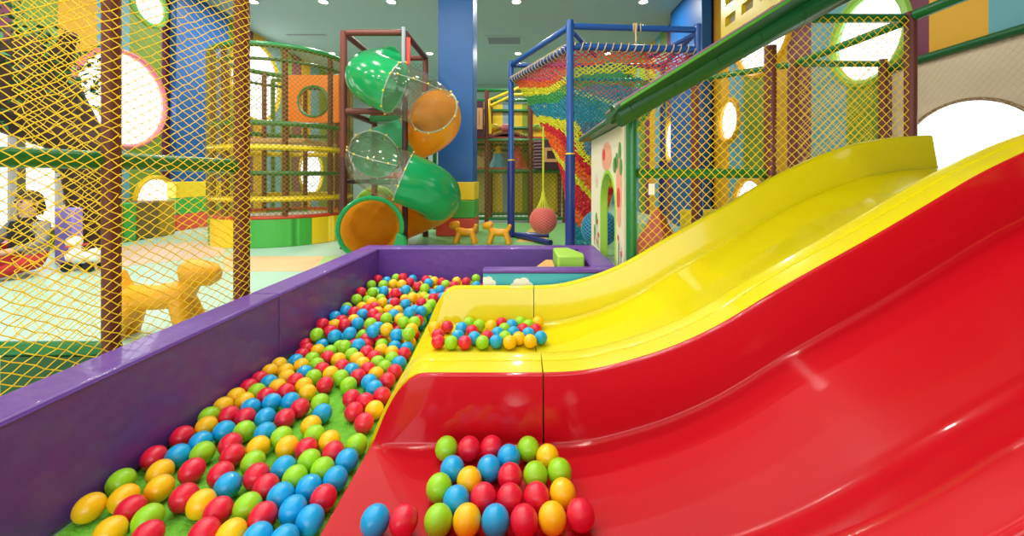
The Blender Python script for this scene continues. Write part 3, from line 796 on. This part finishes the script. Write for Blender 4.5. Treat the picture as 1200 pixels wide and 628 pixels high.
for (i, j), p in N.items():
    for di in (-1, 1):
        q = N.get(((i+di) % NS, j+1))
        if q is not None: strand(bm, p, q, .0085, funnel_colour(p), 4)
f = tag(obj('rope_net', bm, netmats), 'multicoloured crocheted rope net hanging as a funnel in the blue frame', 'climbing net')
bm = B()
def inner(s, tt):
    p = funnel(s, .36+.30*tt); c = Vector((CB.x+.25*tt, CB.y+.1*tt, p.z)); return c+(p-c)*.62
N = {}
NS, NT = 90, 26
for i in range(NS):
    for j in range(NT+1):
        if (i+j) % 2 == 0: N[(i, j)] = inner(i/NS, j/NT)+Vector((random.gauss(0, .008), random.gauss(0, .008), random.gauss(0, .008)))
for (i, j), p in N.items():
    for di in (-1, 1):
        q = N.get(((i+di) % NS, j+1))
        if q is not None: strand(bm, p, q, .0075, 0 if p.z > 1.15 else 1, 4)
o = obj('inner_net', bm, netmats, f)
# hanging net balls
def net_ball(name, label, c, r, m, ztop_, m2, tail=True):
    t = thing(name, label, 'hanging ball', (c.x, c.y, c.z-r))
    bm = B(); sphere(bm, c, r*.97, 28, 18); obj('ball', bm, m, t)
    bm = B()
    net(bm, lambda s, tt: c+Vector((math.cos(2*PI*s)*math.sin(.08+(PI-.16)*tt), math.sin(2*PI*s)*math.sin(.08+(PI-.16)*tt), -math.cos(.08+(PI-.16)*tt)))*r, 36, 30, .0035, 0, None, 0, True)
    obj('ball_net', bm, mat('ball_net_'+name+m.name, 'e08a7a' if m.name.endswith('red') else '4aa0b0', .7), t)
    bm = B()
    if tail:
        for k in range(14):
            a = 2*PI*k/14
            tube(bm, [c+Vector((math.cos(a)*.45*r, math.sin(a)*.45*r, r*.88)), c+Vector((math.cos(a)*.16*r, math.sin(a)*.16*r, r*1.55)), c+Vector((math.cos(a)*.05*r, math.sin(a)*.05*r, r*2.2))], .009, 5)
    tube(bm, [c+Vector((0, 0, r*(2.1 if tail else .95))), Vector((c.x, c.y, ztop_))], .014, 8)
    obj('cord', bm, m2, t)
CORD = mat('lime_cord', 'c0c22a', .7)
pb = FA.lerp(FB, .70)
net_ball('hanging_ball', 'red net-covered ball hanging on a lime cord left of the front blue post', Vector((pb.x-.075, pb.y-.035, .42)), .19, mat('bag_red', 'd0404a', .6), 1.72, CORD)
net_ball('hanging_ball', 'blue net-covered ball hanging behind the playhouse doorway', Vector((.93, 4.93, .40)), .22, mat('bag_blue', '1f5f9a', .6), 1.2, mat('teal_cord', '2a8a9a', .7), False)

# ------------------------------------------------------------------ spiral tube slide and its tower
t = thing('slide_tower', 'brown foam-padded tower frame carrying the spiral tube slide', 'tower', (-2.1, 6.4, 0))
PX0, PX1, PY0, PY1 = -2.53, -1.66, 5.80, 7.02
for x, y in ((PX0, PY0), (PX0, PY1), (PX1, PY1)):
    bm = B(); post(bm, x, y, 1.30, 3.08, .047); obj('post', bm, BROWN, t)
    bm = B(); post(bm, x, y, .004, 1.30, .050); obj('post', bm, DBROWN, t)
bm = B(); post(bm, PX1, PY0, .004, 3.08, .040); obj('post', bm, DBROWN, t)
bm = B(); post(bm, PX1-.005, PY0-.05, 2.62, 3.12, .028); obj('sleeve', bm, GREYP, t)
bm = B(); box(bm, (PX1+.035, PY0-.055, 2.60), (PX1+.085, PY0-.03, 2.98)); obj('strap', bm, mat('red_strap', 'e8402c', .5), t, bevel=.006)
for a, b, z in (((PX0, PY0), (PX1, PY0), 3.06), ((PX0, PY0), (PX0, PY1), 3.06), ((PX1, PY0), (PX1, PY1), 3.06), ((PX0, PY1), (PX1, PY1), 3.06),
                ((PX0, PY0), (PX1, PY0), 1.95), ((PX0, PY0), (PX0, PY1), 1.95)):
    d = (Vector(b)-Vector(a)).normalized()*.045
    bm = B(); tube(bm, [(a[0]+d.x, a[1]+d.y, z), (b[0]-d.x, b[1]-d.y, z)], .044, 14); obj('rail', bm, BROWN, t)
for a, b, z in (((PX0, PY1), (PX1, PY1), 1.0), ((PX0, PY1), (PX1, PY1), .25), ((PX0, PY0), (PX0, PY1), .95)):
    bm = B(); tube(bm, [(a[0], a[1], z), (b[0], b[1], z)], .035, 12); obj('rail', bm, DBROWN, t)
for z, m1, m2 in ((2.02, SOFTR, GREENF), (1.0, SOFTO, GREENF)):
    bm = B(); box(bm, (PX0+.06, 6.62, z), (PX1-.06, PY1-.06, z+.10)); obj('deck', bm, m1, t, bevel=.015)
    bm = B(); box(bm, (PX0+.06, 6.60, z-.10), (PX1-.06, PY1-.06, z-.005)); obj('deck_edge', bm, m2, t, bevel=.015)
bm = B(); plane_net(bm, (PX0+.05, PY1+.02), (PX1-.05, PY1+.02), .3, 2.98, .08, .08, .003, .002); obj('net', bm, NETG, t)

AX, AY, RH, TR = -1.66, 5.80, .44, .345
def hz(phi): return 2.18-(phi-270)/360*1.13
def hp(phi):
    a = math.radians(phi); return Vector((AX+RH*math.cos(a), AY+RH*math.sin(a), hz(phi)))
t = thing('tube_slide', 'spiral tube slide in green, orange and clear sections', 'tube slide', (AX, AY, 0))
def helix(p0, p1, n=26): return [hp(p) for p in np.linspace(p0, p1, n)]
bez = []
P0_, P3_ = hp(830), Vector((-1.86, 5.02, .395))
d0 = (hp(830)-hp(828)).normalized()
P1_, P2_ = P0_+d0*.42, P3_+Vector((-.27, .52, .03))
for s in np.linspace(0, 1, 20):
    bez.append(P0_*(1-s)**3+P1_*3*s*(1-s)**2+P2_*3*s*s*(1-s)+P3_*s**3)
secs = [('tube_section', helix(120, 270), TUBEG), ('tube_section', helix(270, 345, 20), CLEARP), ('tube_section', helix(345, 455), TUBEO), ('tube_section', helix(455, 540, 20), CLEARG),
        ('tube_section', helix(540, 643, 20), CLEARP), ('tube_section', helix(643, 735), TUBEG), ('tube_section', helix(735, 830, 18)+bez[1:], TUBEO)]
def ring_at(bm, c, d, r, rr, seg=8, n=40):
    a, b = frame_of(d)
    tube(bm, [c+(a*math.cos(q)+b*math.sin(q))*r for q in np.linspace(0, 2*PI, n, endpoint=False)], rr, seg, closed=True)
for name, pts, m in secs:
    bm = B(); tube(bm, pts, TR, 40, caps=False)
    o = obj(name, bm, m, t)
for phi, m in ((270, CLEARP), (345, CLEARP), (455, CLEARG), (540, CLEARG), (643, CLEARP)):
    c = hp(phi); d = (hp(phi+1)-hp(phi-1)).normalized(); a, b = frame_of(d)
    bm = B(); ring_at(bm, c, d, TR+.006, .0085); fl_ = obj('flange', bm, mat('flange_clear', '9fb0a2', .25, .3), t)
    bm = B()
    for k in range(10):
        q = 2*PI*(k+.5)/10; sphere(bm, c+(a*math.cos(q)+b*math.sin(q))*(TR+.020), .014, 8, 6)
    obj('bolt', bm, SOFTY, fl_)
# lengthwise seams with yellow bolts on the clear sections
for p0, p1 in ((274, 341), (544, 639)):
    bm = B(); bb = B(); pts = []
    for k, p in enumerate(np.linspace(p0, p1, 25)):
        c = hp(p); a = math.radians(p); outw = Vector((math.cos(a), math.sin(a), .42)).normalized()
        pts.append(c+outw*(TR+.004))
        if k % 5 == 2: sphere(bb, c+outw*(TR+.012), .013, 8, 6)
    tube(bm, pts, .005, 6); s_ = obj('seam', bm, mat('flange_clear', '9fb0a2', .25, .3), t)
    obj('bolt', bb, SOFTY, s_)
# mouth collar and landing lip
bm = B()
dd = (bez[-1]-bez[-2]).normalized()
rings = []
a, b = frame_of(dd)
for off, r in ((-.02, TR+.004), (-.02, TR+.035), (.05, TR+.052), (.07, TR+.04), (.06, TR+.012), (.03, TR-.006)):
    c = P3_+dd*off
    rg = []
    for q in np.linspace(0, 2*PI, 44, endpoint=False):
        p = c+(a*math.cos(q)+b*math.sin(q))*r; p.z = max(p.z, .006+.002*len(rings)); rg.append(bm.verts.new(p))
    rings.append(rg)
for A, Bq in zip(rings, rings[1:]):
    for k in range(44): bm.faces.new((A[k], A[(k+1) % 44], Bq[(k+1) % 44], Bq[k]))
obj('mouth_collar', bm, TUBEG, t)
bm = B()
prof = [(-1.53, .34), (-1.44, .28), (-1.41, .18), (-1.41, .006), (-1.66, .006), (-1.63, .10), (-1.57, .2)]
prism(bm, [prof], lambda a, b, d: (a, 4.99+d, b), .10)
obj('mouth_lip', bm, TUBEG, t, bevel=.015)

# ------------------------------------------------------------------ round net tower
DC, DR = Vector((-3.97, 6.86, 0)), 1.0
t = thing('round_net_tower', 'round netted play tower on a green and yellow padded base', 'play tower', DC)
def arc(r, z, a0, a1, n): return [DC+Vector((r*math.cos(a), r*math.sin(a), z)) for a in np.linspace(a0, a1, n)]
for k in range(8):
    a0, a1 = math.radians(-85+45*k), math.radians(-40+45*k)-.006
    bm = B(); N_ = 10
    for s in range(N_):
        b0, b1 = a0+(a1-a0)*s/N_, a0+(a1-a0)*(s+1)/N_
        ps = []
        for z in (.004, .405):
            for b_, r in ((b0, DR-.10), (b1, DR-.10), (b1, DR+.03), (b0, DR+.03)): ps.append(DC+Vector((r*math.cos(b_), r*math.sin(b_), z)))
        hexa(bm, ps)
    bmesh.ops.remove_doubles(bm, verts=bm.verts[:], dist=1e-5)
    obj('base_panel', bm, [SOFTG, SOFTY][k % 2], t)
bm = B(); tube(bm, [DC+Vector(((DR-.03)*math.cos(a), (DR-.03)*math.sin(a), .425)) for a in np.linspace(0, 2*PI, 60, endpoint=False)], .035, 10, closed=True); obj('base_rim', bm, SOFTR, t)
bm = B(); prism(bm, [circ(DC.x, DC.y, DR-.11, 40)], lambda a, b, d: (a, b, .34+d), .04); obj('floor_pad', bm, WHITE, t)
for a in (-112, -60, -20, 20, 60, 100, 140, 180, 220):
    a = math.radians(a); q = DC+Vector((DR*math.cos(a), DR*math.sin(a), 0))*1
    q = Vector((DC.x+(DR-.03)*math.cos(a), DC.y+(DR-.03)*math.sin(a), 0))
    bm = B(); post(bm, q.x, q.y, .44, 2.93, .040); obj('post', bm, BROWN, t)
for z, m, r in ((2.93, GREENF, .042), (2.72, DGREEN, .024), (1.80, GREENF, .040), (1.45, SOFTY, .045), (1.08, GREENF, .032), (.70, SOFTY, .045)):
    bm = B(); tube(bm, [DC+Vector(((DR+.01)*math.cos(a), (DR+.01)*math.sin(a), z)) for a in np.linspace(0, 2*PI, 60, endpoint=False)], r, 10, closed=True); obj('hoop', bm, m, t)
bm = B(); net(bm, lambda s, tt: DC+Vector(((DR+.05)*math.cos(2*PI*s), (DR+.05)*math.sin(2*PI*s), .45+2.47*tt)), 190, 74, .0038, .002, None, 0, True); obj('net', bm, NETO, t)
bm = B()
prism(bm, [rectl(-4.34, 2.02, -3.34, 2.88), circ(-3.80, 2.40, .27, 36)], lambda a, b, d: (a, 7.45+d, b), .06); obj('hole_panel', bm, SOFTO, t, angle=30)
bm = B(); ring_ = [(-3.80+.275*math.cos(q), 7.445, 2.40+.275*math.sin(q)) for q in np.linspace(0, 2*PI, 36, endpoint=False)]; tube(bm, ring_, .022, 8, closed=True); obj('hole_rim', bm, GREENF, t)
for q in ((-4.34, 7.56), (-3.36, 7.56)):
    bm = B(); post(bm, q[0], q[1], .38, 2.9, .04); obj('post', bm, BROWN, t)
bm = B(); box(bm, (-4.6, 6.3, 1.55), (-3.35, 7.4, 1.62)); obj('deck', bm, mat('deck_sand', 'd8a878', .5), t, bevel=.01)
bm = B(); tube(bm, [(-4.9, 8.05, 2.93), (-1.72, 8.05, 2.93)], .04, 12); tube(bm, [(-4.9, 8.05, .003), (-4.9, 8.05, 2.93)], .04, 12); tube(bm, [(-1.72, 8.05, .003), (-1.72, 8.05, 2.93)], .04, 12)
tag(obj('rail_frame', bm, GREENF), 'tall green rail frame standing behind the tube slide tower', 'frame')
# crawl ring of foam at the back of the round tower
bm = B(); c = Vector((-2.76, 7.72, .44)); 
tube(bm, [c+Vector((.34*math.cos(q), .10*math.sin(q), .34*math.sin(q))) for q in np.linspace(0, 2*PI, 30, endpoint=False)], .085, 10, closed=True)
tag(obj('foam_ring', bm, LIME), 'lime foam ring standing between the round tower and the slide tower', 'foam ring')

# ------------------------------------------------------------------ two-storey netted frame at the back
t = thing('play_frame', 'two-storey netted play frame at the back behind the blue post', 'play frame', (0, 9.3, 0))
FY = 9.2
xs_ = [(-1.30), -.80, .19, .95]
for x in xs_[0:]:
    for y in (FY, FY+1.2):
        bm = B(); post(bm, x, y, .004, 2.98, .05); obj('post', bm, BROWN, t)
for z in (.10, 1.17, 1.72, 1.86, 2.28, 2.72, 2.98):
    for y in ((FY, FY+1.2) if z in (1.17, 1.86, 2.98, .10) else (FY+1.2,)):
        bm = B(); tube(bm, [(-1.30, y, z), (.95, y, z)], .038, 10); obj('rail', bm, GREENF, t)
bm = B()
for k in range(16):
    x = -.76+k*.055
    box(bm, (x, FY-.02, 1.90+.10*math.sin(PI*k/15)), (x+.05, FY+1.1, 1.95+.10*math.sin(PI*k/15)))
obj('bridge_plank', bm, BROWN, t)
bm = B()
for k, (x0, x1, mi) in enumerate(((-1.28, -.78, 0), (-.76, -.5, 1), (-.5, -.2, 2), (-.2, .0, 1), (.0, .18, 3), (.2, .93, 1))):
    box(bm, (x0, FY+1.26, .1), (x1, FY+1.30, 2.9), mi)
obj('back_panel', bm, [mat('khaki_panel', 'a8a060', .6), SOFTY, mat('steelblue_panel', '86a8b0', .6), mat('moss_panel', '8fae30', .6)], t)
for z in (1.17, 1.86):
    bm = B(); box(bm, (-1.26, FY+.02, z+.04), (.93, FY+1.18, z+.08)); obj('deck', bm, mat('deck_red', 'c84a3c', .5), t)
bm = B(); plane_net(bm, (-1.28, FY-.05), (.93, FY-.05), .12, 1.86, .10, .10, .0045, .002); obj('net', bm, NETO, t)
for pts in ([(-.72, FY-.03, 2.0), (-.74, FY-.03, 2.75), (-.1, FY-.03, 3.02), (.1, FY-.03, 2.98)], [(-.70, FY-.06, 2.62), (-.2, FY-.06, 2.86), (.4, FY-.06, 2.9)]):
    bm = B(); tube(bm, pts, .035, 10); obj('arch_tube', bm, SOFTY, t)
def shutter(name, label, x0, x1, z0, z1, y):
    t = thing(name, label, 'play panel', ((x0+x1)/2, y, z0))
    bm = B(); hexa(bm, [(x0, y-.05, z0), (x1, y-.05, z0), (x1, y, z0), (x0, y, z0), (x0+.03, y-.05, z1), (x1-.03, y-.05, z1), (x1-.03, y, z1), (x0+.03, y, z1)])
    obj('board', bm, mat('log_brown', '4a2430', .6, bump=.6, bscale=18), t)
    bm = B()
    for k in range(9):
        z = z0+(z1-z0)*(k+.5)/9; tube(bm, [(x0+.02, y-.06, z), (x0+.20, y-.06, z+.01)], .024, 7)
    obj('log', bm, mat('log_mauve', '7a5a66', .7), t)
    bm = B(); prism(bm, [rectl(x0+.24, z0+.16, x1-.04, z1-.16), rectl(x0+.31, z0+.23, x1-.11, z1-.23)], lambda a, b, d: (a, y-.056-d, b), .03); obj('window_frame', bm, mat('peach_wood', 'd89a66', .6), t)
shutter('shutter_panel', 'dark log-look panel with window frame, upper left of the back play frame', -1.27, -.84, 1.93, 2.72, FY-.055)
shutter('shutter_panel', 'dark log-look panel with window frame behind the hanging red ball', .235, .90, 1.20, 1.84, FY-.10)
def cone(label, x, m, r=.22, h=.48):
    t = thing('soft_cone', label, 'soft cone', (x, FY+.35, 1.26), 'soft mountain cones on the back play frame')
    bm = B(); tube(bm, [(x, FY+.35, 1.254), (x, FY+.35, 1.25+h*.55), (x, FY+.35, 1.25+h)], [r, r*.55, r*.16], 20); obj('cone', bm, m, t)
    bm = B(); tube(bm, [(x, FY+.35, 1.25+h*.70), (x, FY+.35, 1.25+h*1.02), (x, FY+.35, 1.25+h*1.08)], [r*.44, r*.18, r*.06], 14); obj('tip', bm, SOFTY if m is CYAN else m, t)
cone('turquoise soft cone with yellow tip on the back play frame', -.56, CYAN); cone('red soft cone on the back play frame right of the turquoise one', -.10, SOFTR)
for k, (x, m, c) in enumerate(((-.66, SOFTY, 'yellow'), (-.40, mat('pink_vinyl', 'e88a8a', .5), 'pink'), (.35, LIME, 'lime'))):
    bm = B(); sphere(bm, (x, FY+.45, 2.19), .125, 20, 12, 0, (1, 1, .75)); tag(obj('soft_cushion', bm, m), '%s rounded cushion on the upper floor of the back play frame' % c, 'cushion')

# ------------------------------------------------------------------ balloon-dog stools
def dog(name, label, loc, yaw, s, flip=1):
    t = thing(name, label, 'toy dog stool', (0, 0, 0), 'yellow balloon-dog stools')
    t['_world'] = True
    bm = B()
    tube(bm, [(-.15, 0, .20), (-.12, 0, .205), (0, 0, .20), (.12, 0, .215), (.15, 0, .215)], [.050, .068, .066, .072, .055], 16); obj('body', bm, TOYY, t)
    bm = B()
    tube(bm, [(.13, 0, .22), (.165, 0, .28), (.18, 0, .315)], [.055, .050, .05], 14)
    tube(bm, [(.115, 0, .335), (.14, 0, .338), (.20, 0, .325), (.27, 0, .315), (.30, 0, .312)], [.036, .066, .070, .062, .034], 14)
    obj('head', bm, TOYY, t)
    for sx in (-1, 1):
        for sy in (-1, 1):
            bm = B(); tube(bm, [(sx*.115, sy*.02, .19), (sx*.15, sy*.045, .09), (sx*.175, sy*.055, .012), (sx*.177, sy*.055, .001)], [.052, .046, .044, .032], 12); obj('leg', bm, TOYY, t)
    bm = B(); tube(bm, [(-.135, 0, .22), (-.175, 0, .29), (-.19, 0, .335), (-.193, 0, .35)], [.040, .036, .034, .018], 12); obj('tail', bm, TOYY, t)
    del t['_world']
    t.location = loc; t.rotation_euler = (0, 0, yaw); t.scale = (s, s, s)
    return t
dog('balloon_dog_stool', 'yellow balloon-dog stool behind the yellow net on the left', (-2.33, 2.62, 0), .12, 1.2)
dog('balloon_dog_stool', 'yellow balloon-dog stool in front of the blue column pads', (-.87, 6.3, 0), PI-.15, .86)
dog('balloon_dog_stool', 'yellow balloon-dog stool beside the left blue frame post', (-.35, 6.25, 0), PI-.1, .86)

# ------------------------------------------------------------------ far left: low soft wall, tree, person, toys
wallc = [mat('mustard_vinyl', 'a8861c', .5), SOFTG, mat('umber_vinyl', '6f5a2a', .5), mat('mustard_vinyl', 'a8861c', .5), SOFTG, mat('umber_vinyl', '6f5a2a', .5), mat('mustard_vinyl', 'a8861c', .5)]
names = ['mustard soft block next to the tree trunk', 'green soft block next to the mustard one', 'brown soft block under the low round window', 'mustard soft block right of the low round window']
yy = 5.95
for k, (w, c, nm) in enumerate(((.42, wallc[0], names[0]), (.22, wallc[1], names[1]), (.40, wallc[2], names[2]), (.33, wallc[0], names[3]))):
    bm = B(); box(bm, (XL+.02, yy, .002), (XL+.55, yy+w-.005, .62)); tag(obj('soft_block', bm, c, bevel=.03), nm+' at the left wall', 'soft block'); yy += w
t = thing('artificial_tree', 'artificial tree with thick brown branches and dark green leaves at the left wall', 'tree', (-5.5, 5.15, 0))
bm = B()
def wob(p, k): return Vector(p)+Vector((noise.noise(Vector(p)*2+Vector((k, 0, 0)))*.08, noise.noise(Vector(p)*2+Vector((0, k, 0)))*.08, 0))
tube(bm, [wob(p, 3) for p in ((-5.5, 5.15, .002), (-5.48, 5.15, .5), (-5.5, 5.15, 1.1), (-5.62, 5.1, 1.55), (-5.9, 5.0, 2.0), (-6.1, 4.7, 2.5))], [.22, .18, .19, .27, .40, .40], 14)
tube(bm, [wob(p, 1) for p in ((-5.25, 5.15, 1.35), (-5.55, 5.1, 1.50), (-5.9, 5.0, 1.75), (-6.15, 4.6, 2.02), (-6.25, 4.1, 2.2), (-6.3, 3.6, 2.35))], [.08, .24, .33, .36, .34, .25], 14)
tube(bm, [wob(p, 5) for p in ((-5.8, 5.05, 1.8), (-5.6, 4.9, 2.3), (-5.3, 4.8, 2.7))], [.2, .13, .06], 10)
obj('trunk', bm, mat('bark', '3a241c', .8, bump=1.0, bscale=12, vary=.3, vscale=8), t)
bm = B()
for ctr, rad, cnt in (((-5.75, 5.0, 2.25),   .60, 420), ((-6.05, 4.7, 1.9), .45, 160), ((-6.1, 4.6, 2.7), .55, 220), ((-5.55, 5.12, 1.2), .26, 60), ((-6.2, 4.0, 2.5), .5, 200)):
    for k in range(cnt):
        d = Vector((random.gauss(0, 1), random.gauss(0, 1), random.gauss(0, 1))).normalized()*rad*random.uniform(.5, 1)
        p = Vector(ctr)+d
        p.x = max(p.x, XL+.1)
        a = Vector((random.gauss(0, 1), random.gauss(0, 1), random.gauss(0, .6))).normalized(); b = a.orthogonal().normalized()
        L_, w_ = random.uniform(.09, .14), random.uniform(.035, .055)
        vs = [bm.verts.new(q) for q in (p-a*L_*.5, p+b*w_*.5+a*.01, p+a*L_*.5, p-b*w_*.5+a*.01)]
        f = bm.faces.new(vs); f.material_index = 0 if random.random() < .7 else 1
obj('foliage', bm, [mat('leaf_dark', '153f26', .6), mat('leaf_mid', '2f7a48', .6)], t)

bm = B(); box(bm, (-5.40, 4.72, .002), (-5.18, 4.84, .66)); tag(obj('lilac_panel', bm, LILAC, bevel=.02), 'upright lilac soft panel behind the white ride-on toy', 'soft panel')
bm = B(); tube(bm, [(-6.1, 5.22, .008), (-5.55, 4.85, .008)], .0, 4) if False else None
# white ride-on toy
t = thing('ride_on_toy', 'white ride-on toy with black wheels and red handle behind the net', 'ride-on toy', (-4.75, 4.45, 0))
c = Vector((-4.75, 4.45, 0))
bm = B(); tube(bm, [c+Vector(p) for p in ((-.17, 0, .15), (-.13, 0, .16), (0, 0, .15), (.12, 0, .16), (.17, 0, .15))], [.05, .085, .075, .085, .05], 16); obj('body', bm, WHITE, t)
bm = B(); tube(bm, [c+Vector(p) for p in ((-.10, 0, .20), (-.12, 0, .29))], [.05, .045], 12); sphere(bm, c+Vector((-.12, 0, .31)), .075, 16, 10, 0, (1, .9, .85)); obj('head', bm, WHITE, t)
bm = B(); tube(bm, [c+Vector((-.09, -.11, .27)), c+Vector((-.09, .11, .27))], .012, 8); obj('handle', bm, SOFTR, t)
for sx in (-.12, .12):
    for sy in (-.075, .075):
        bm = B(); tube(bm, [c+Vector((sx, sy-.018, .055)), c+Vector((sx, sy+.018, .055))], .053, 18); obj('wheel', bm, BLACKM, t)
bm = B(); sphere(bm, c+Vector((.06, 0, .215)), .055, 14, 8, 0, (1.3, 1, .4)); obj('seat', bm, BLACKM, t)
# person sitting on the floor
t = thing('person', 'dark-haired person in grey and black top sitting on the floor behind the net', 'person', (-5.25, 4.35, 0))
px, py = -5.25, 4.35
V = [(0, 0, .16, .135), (0, .02, .30, .125), (0, .01, .44, .140), (.0, 0, .54, .085), (.01, -.01, .60, .052), (.02, -.02, .66, .072), (.025, -.025, .74, .088), (.02, -.01, .81, .066),
     (-.17, 0, .50, .062), (-.24, -.10, .32, .046), (-.12, -.26, .28, .036), (-.07, -.32, .27, .030),
     (.17, 0, .50, .062), (.25, -.10, .32, .046), (.14, -.26, .27, .036), (.09, -.32, .26, .030),
     (-.09, -.03, .13, .105), (-.28, -.26, .15, .080), (-.12, -.42, .075, .055), (.0, -.46, .055, .042),
     (.09, -.03, .13, .105), (.30, -.24, .15, .080), (.17, -.40, .075, .055), (.06, -.50, .052, .042)]
E = [(0,1),(1,2),(2,3),(3,4),(4,5),(5,6),(6,7),(2,8),(8,9),(9,10),(10,11),(2,12),(12,13),(13,14),(14,15),(0,16),(16,17),(17,18),(18,19),(0,20),(20,21),(21,22),(22,23)]
me = bpy.data.meshes.new('body'); me.from_pydata([(px+a, py+b, c) for a, b, c, r in V], E, [])
body = bpy.data.objects.new('body', me); COL.objects.link(body)
sk = body.modifiers.new('skin', 'SKIN'); ss = body.modifiers.new('sub', 'SUBSURF'); ss.levels = 2; ss.render_levels = 2
for i, (a, b, c, r) in enumerate(V):
    me.skin_vertices[0].data[i].radius = (r, r); me.skin_vertices[0].data[i].use_root = (i == 0)
bpy.context.view_layer.update()
dg = bpy.context.evaluated_depsgraph_get()
me2 = bpy.data.meshes.new_from_object(body.evaluated_get(dg))
body.modifiers.clear(); body.data = me2
SKIN = mat('skin', 'd8a888', .6); me2.materials.clear()
for m in (SKIN, mat('grey_top', '8a8480', .8, vary=.3, vscale=20), mat('red_trousers', 'b01f24', .8), mat('black_vest', '1f1d20', .8)): me2.materials.append(m)
for p in me2.polygons:
    c = p.center; p.use_smooth = True
    lx, ly, lz = c.x-px, c.y-py, c.z
    if lz > .59 or (ly < -.27 and lz > .22): p.material_index = 0
    elif lz > .24 and abs(lx) < .13 and ly > -.2: p.material_index = 3
    elif lz > .22: p.material_index = 1
    elif ly < -.44: p.material_index = 0
    else: p.material_index = 2
for v in me2.vertices: v.co.z = max(v.co.z, .003)
body.parent = t; body.matrix_parent_inverse = t.matrix_basis.inverted()
HC_ = Vector((px+.025, py-.025, .745))
bm = B(); sphere(bm, HC_+Vector((0, .022, .022)), .104, 20, 14, 0, (1, 1.02, 1.05))
bmesh.ops.delete(bm, geom=[v for v in bm.verts if (v.co.y < HC_.y-.035 and v.co.z < HC_.z+.045)], context='VERTS')
tube(bm, [HC_+Vector((0, .09, .02)), HC_+Vector((0, .12, -.06)), HC_+Vector((0, .11, -.14))], [.05, .045, .02], 10)
obj('hair', bm, mat('dark_hair', '2a1d18', .6), t)
bm = B(); sphere(bm, HC_+Vector((0, -.092, -.015)), .013, 8, 6, 0, (.8, 1, 1.3)); sphere(bm, HC_+Vector((-.092, .01, -.01)), .018, 8, 6, 0, (.5, 1, 1.4)); sphere(bm, HC_+Vector((.092, .01, -.01)), .018, 8, 6, 0, (.5, 1, 1.4))
obj('nose_and_ears', bm, SKIN, t)
bm = B()
for s in (-1, 1): sphere(bm, HC_+Vector((s*.032, -.080, .010)), .010, 8, 6)
obj('eyes', bm, BLACKM, t)
bm = B(); sphere(bm, HC_+Vector((0, -.080, -.048)), .016, 8, 6, 0, (1.3, .5, .45)); obj('mouth', bm, mat('lips', 'b0584e', .6), t)
for hs, wp in ((-1, V[11]), (1, V[15])):
    w = Vector((px+wp[0], py+wp[1], wp[2])); bm = B()
    sphere(bm, w+Vector((0, -.03, -.005)), .034, 12, 8, 0, (1, 1.2, .6))
    for k, ln in enumerate((.055, .065, .062, .048)):
        x = (k-1.5)*.017
        tube(bm, [w+Vector((x, -.055, 0)), w+Vector((x*1.1, -.055-ln*.6, -.006)), w+Vector((x*1.1, -.055-ln, -.026))], [.0085, .008, .006], 8)
    tube(bm, [w+Vector((-hs*.028, -.02, 0)), w+Vector((-hs*.048, -.045, -.006)), w+Vector((-hs*.046, -.07, -.014))], [.010, .009, .007], 8)
    obj('hand', bm, SKIN, t)
bm = B(); prism(bm, [circ(px-.5, py+.1, .19, 28)], lambda a, b, d: (a, b, .002+d), .30); tag(obj('pouf', bm, mat('pouf_red', 'b8141c', .5), bevel=.04, bseg=3), 'round red pouf on the floor left of the sitting person', 'pouf')

# ------------------------------------------------------------------ camera and view
cam = bpy.data.cameras.new('camera'); co = bpy.data.objects.new('camera', cam); COL.objects.link(co)
co.location = (0, 0, CH); co.rotation_euler = (PI/2, 0, 0)
cam.sensor_width = 36; cam.lens = F0/1200*36
cam.shift_x = (600-U0)/1200; cam.shift_y = -(314-V0)/1200
cam.clip_start = .02
scene.camera = co
for o in list(bpy.data.objects):
    if '_world' in o: del o['_world']
vs = scene.view_settings
vs.view_transform = 'Standard'; vs.look = 'None'; vs.gamma = 1; vs.use_curve_mapping = False; vs.exposure = 0.38
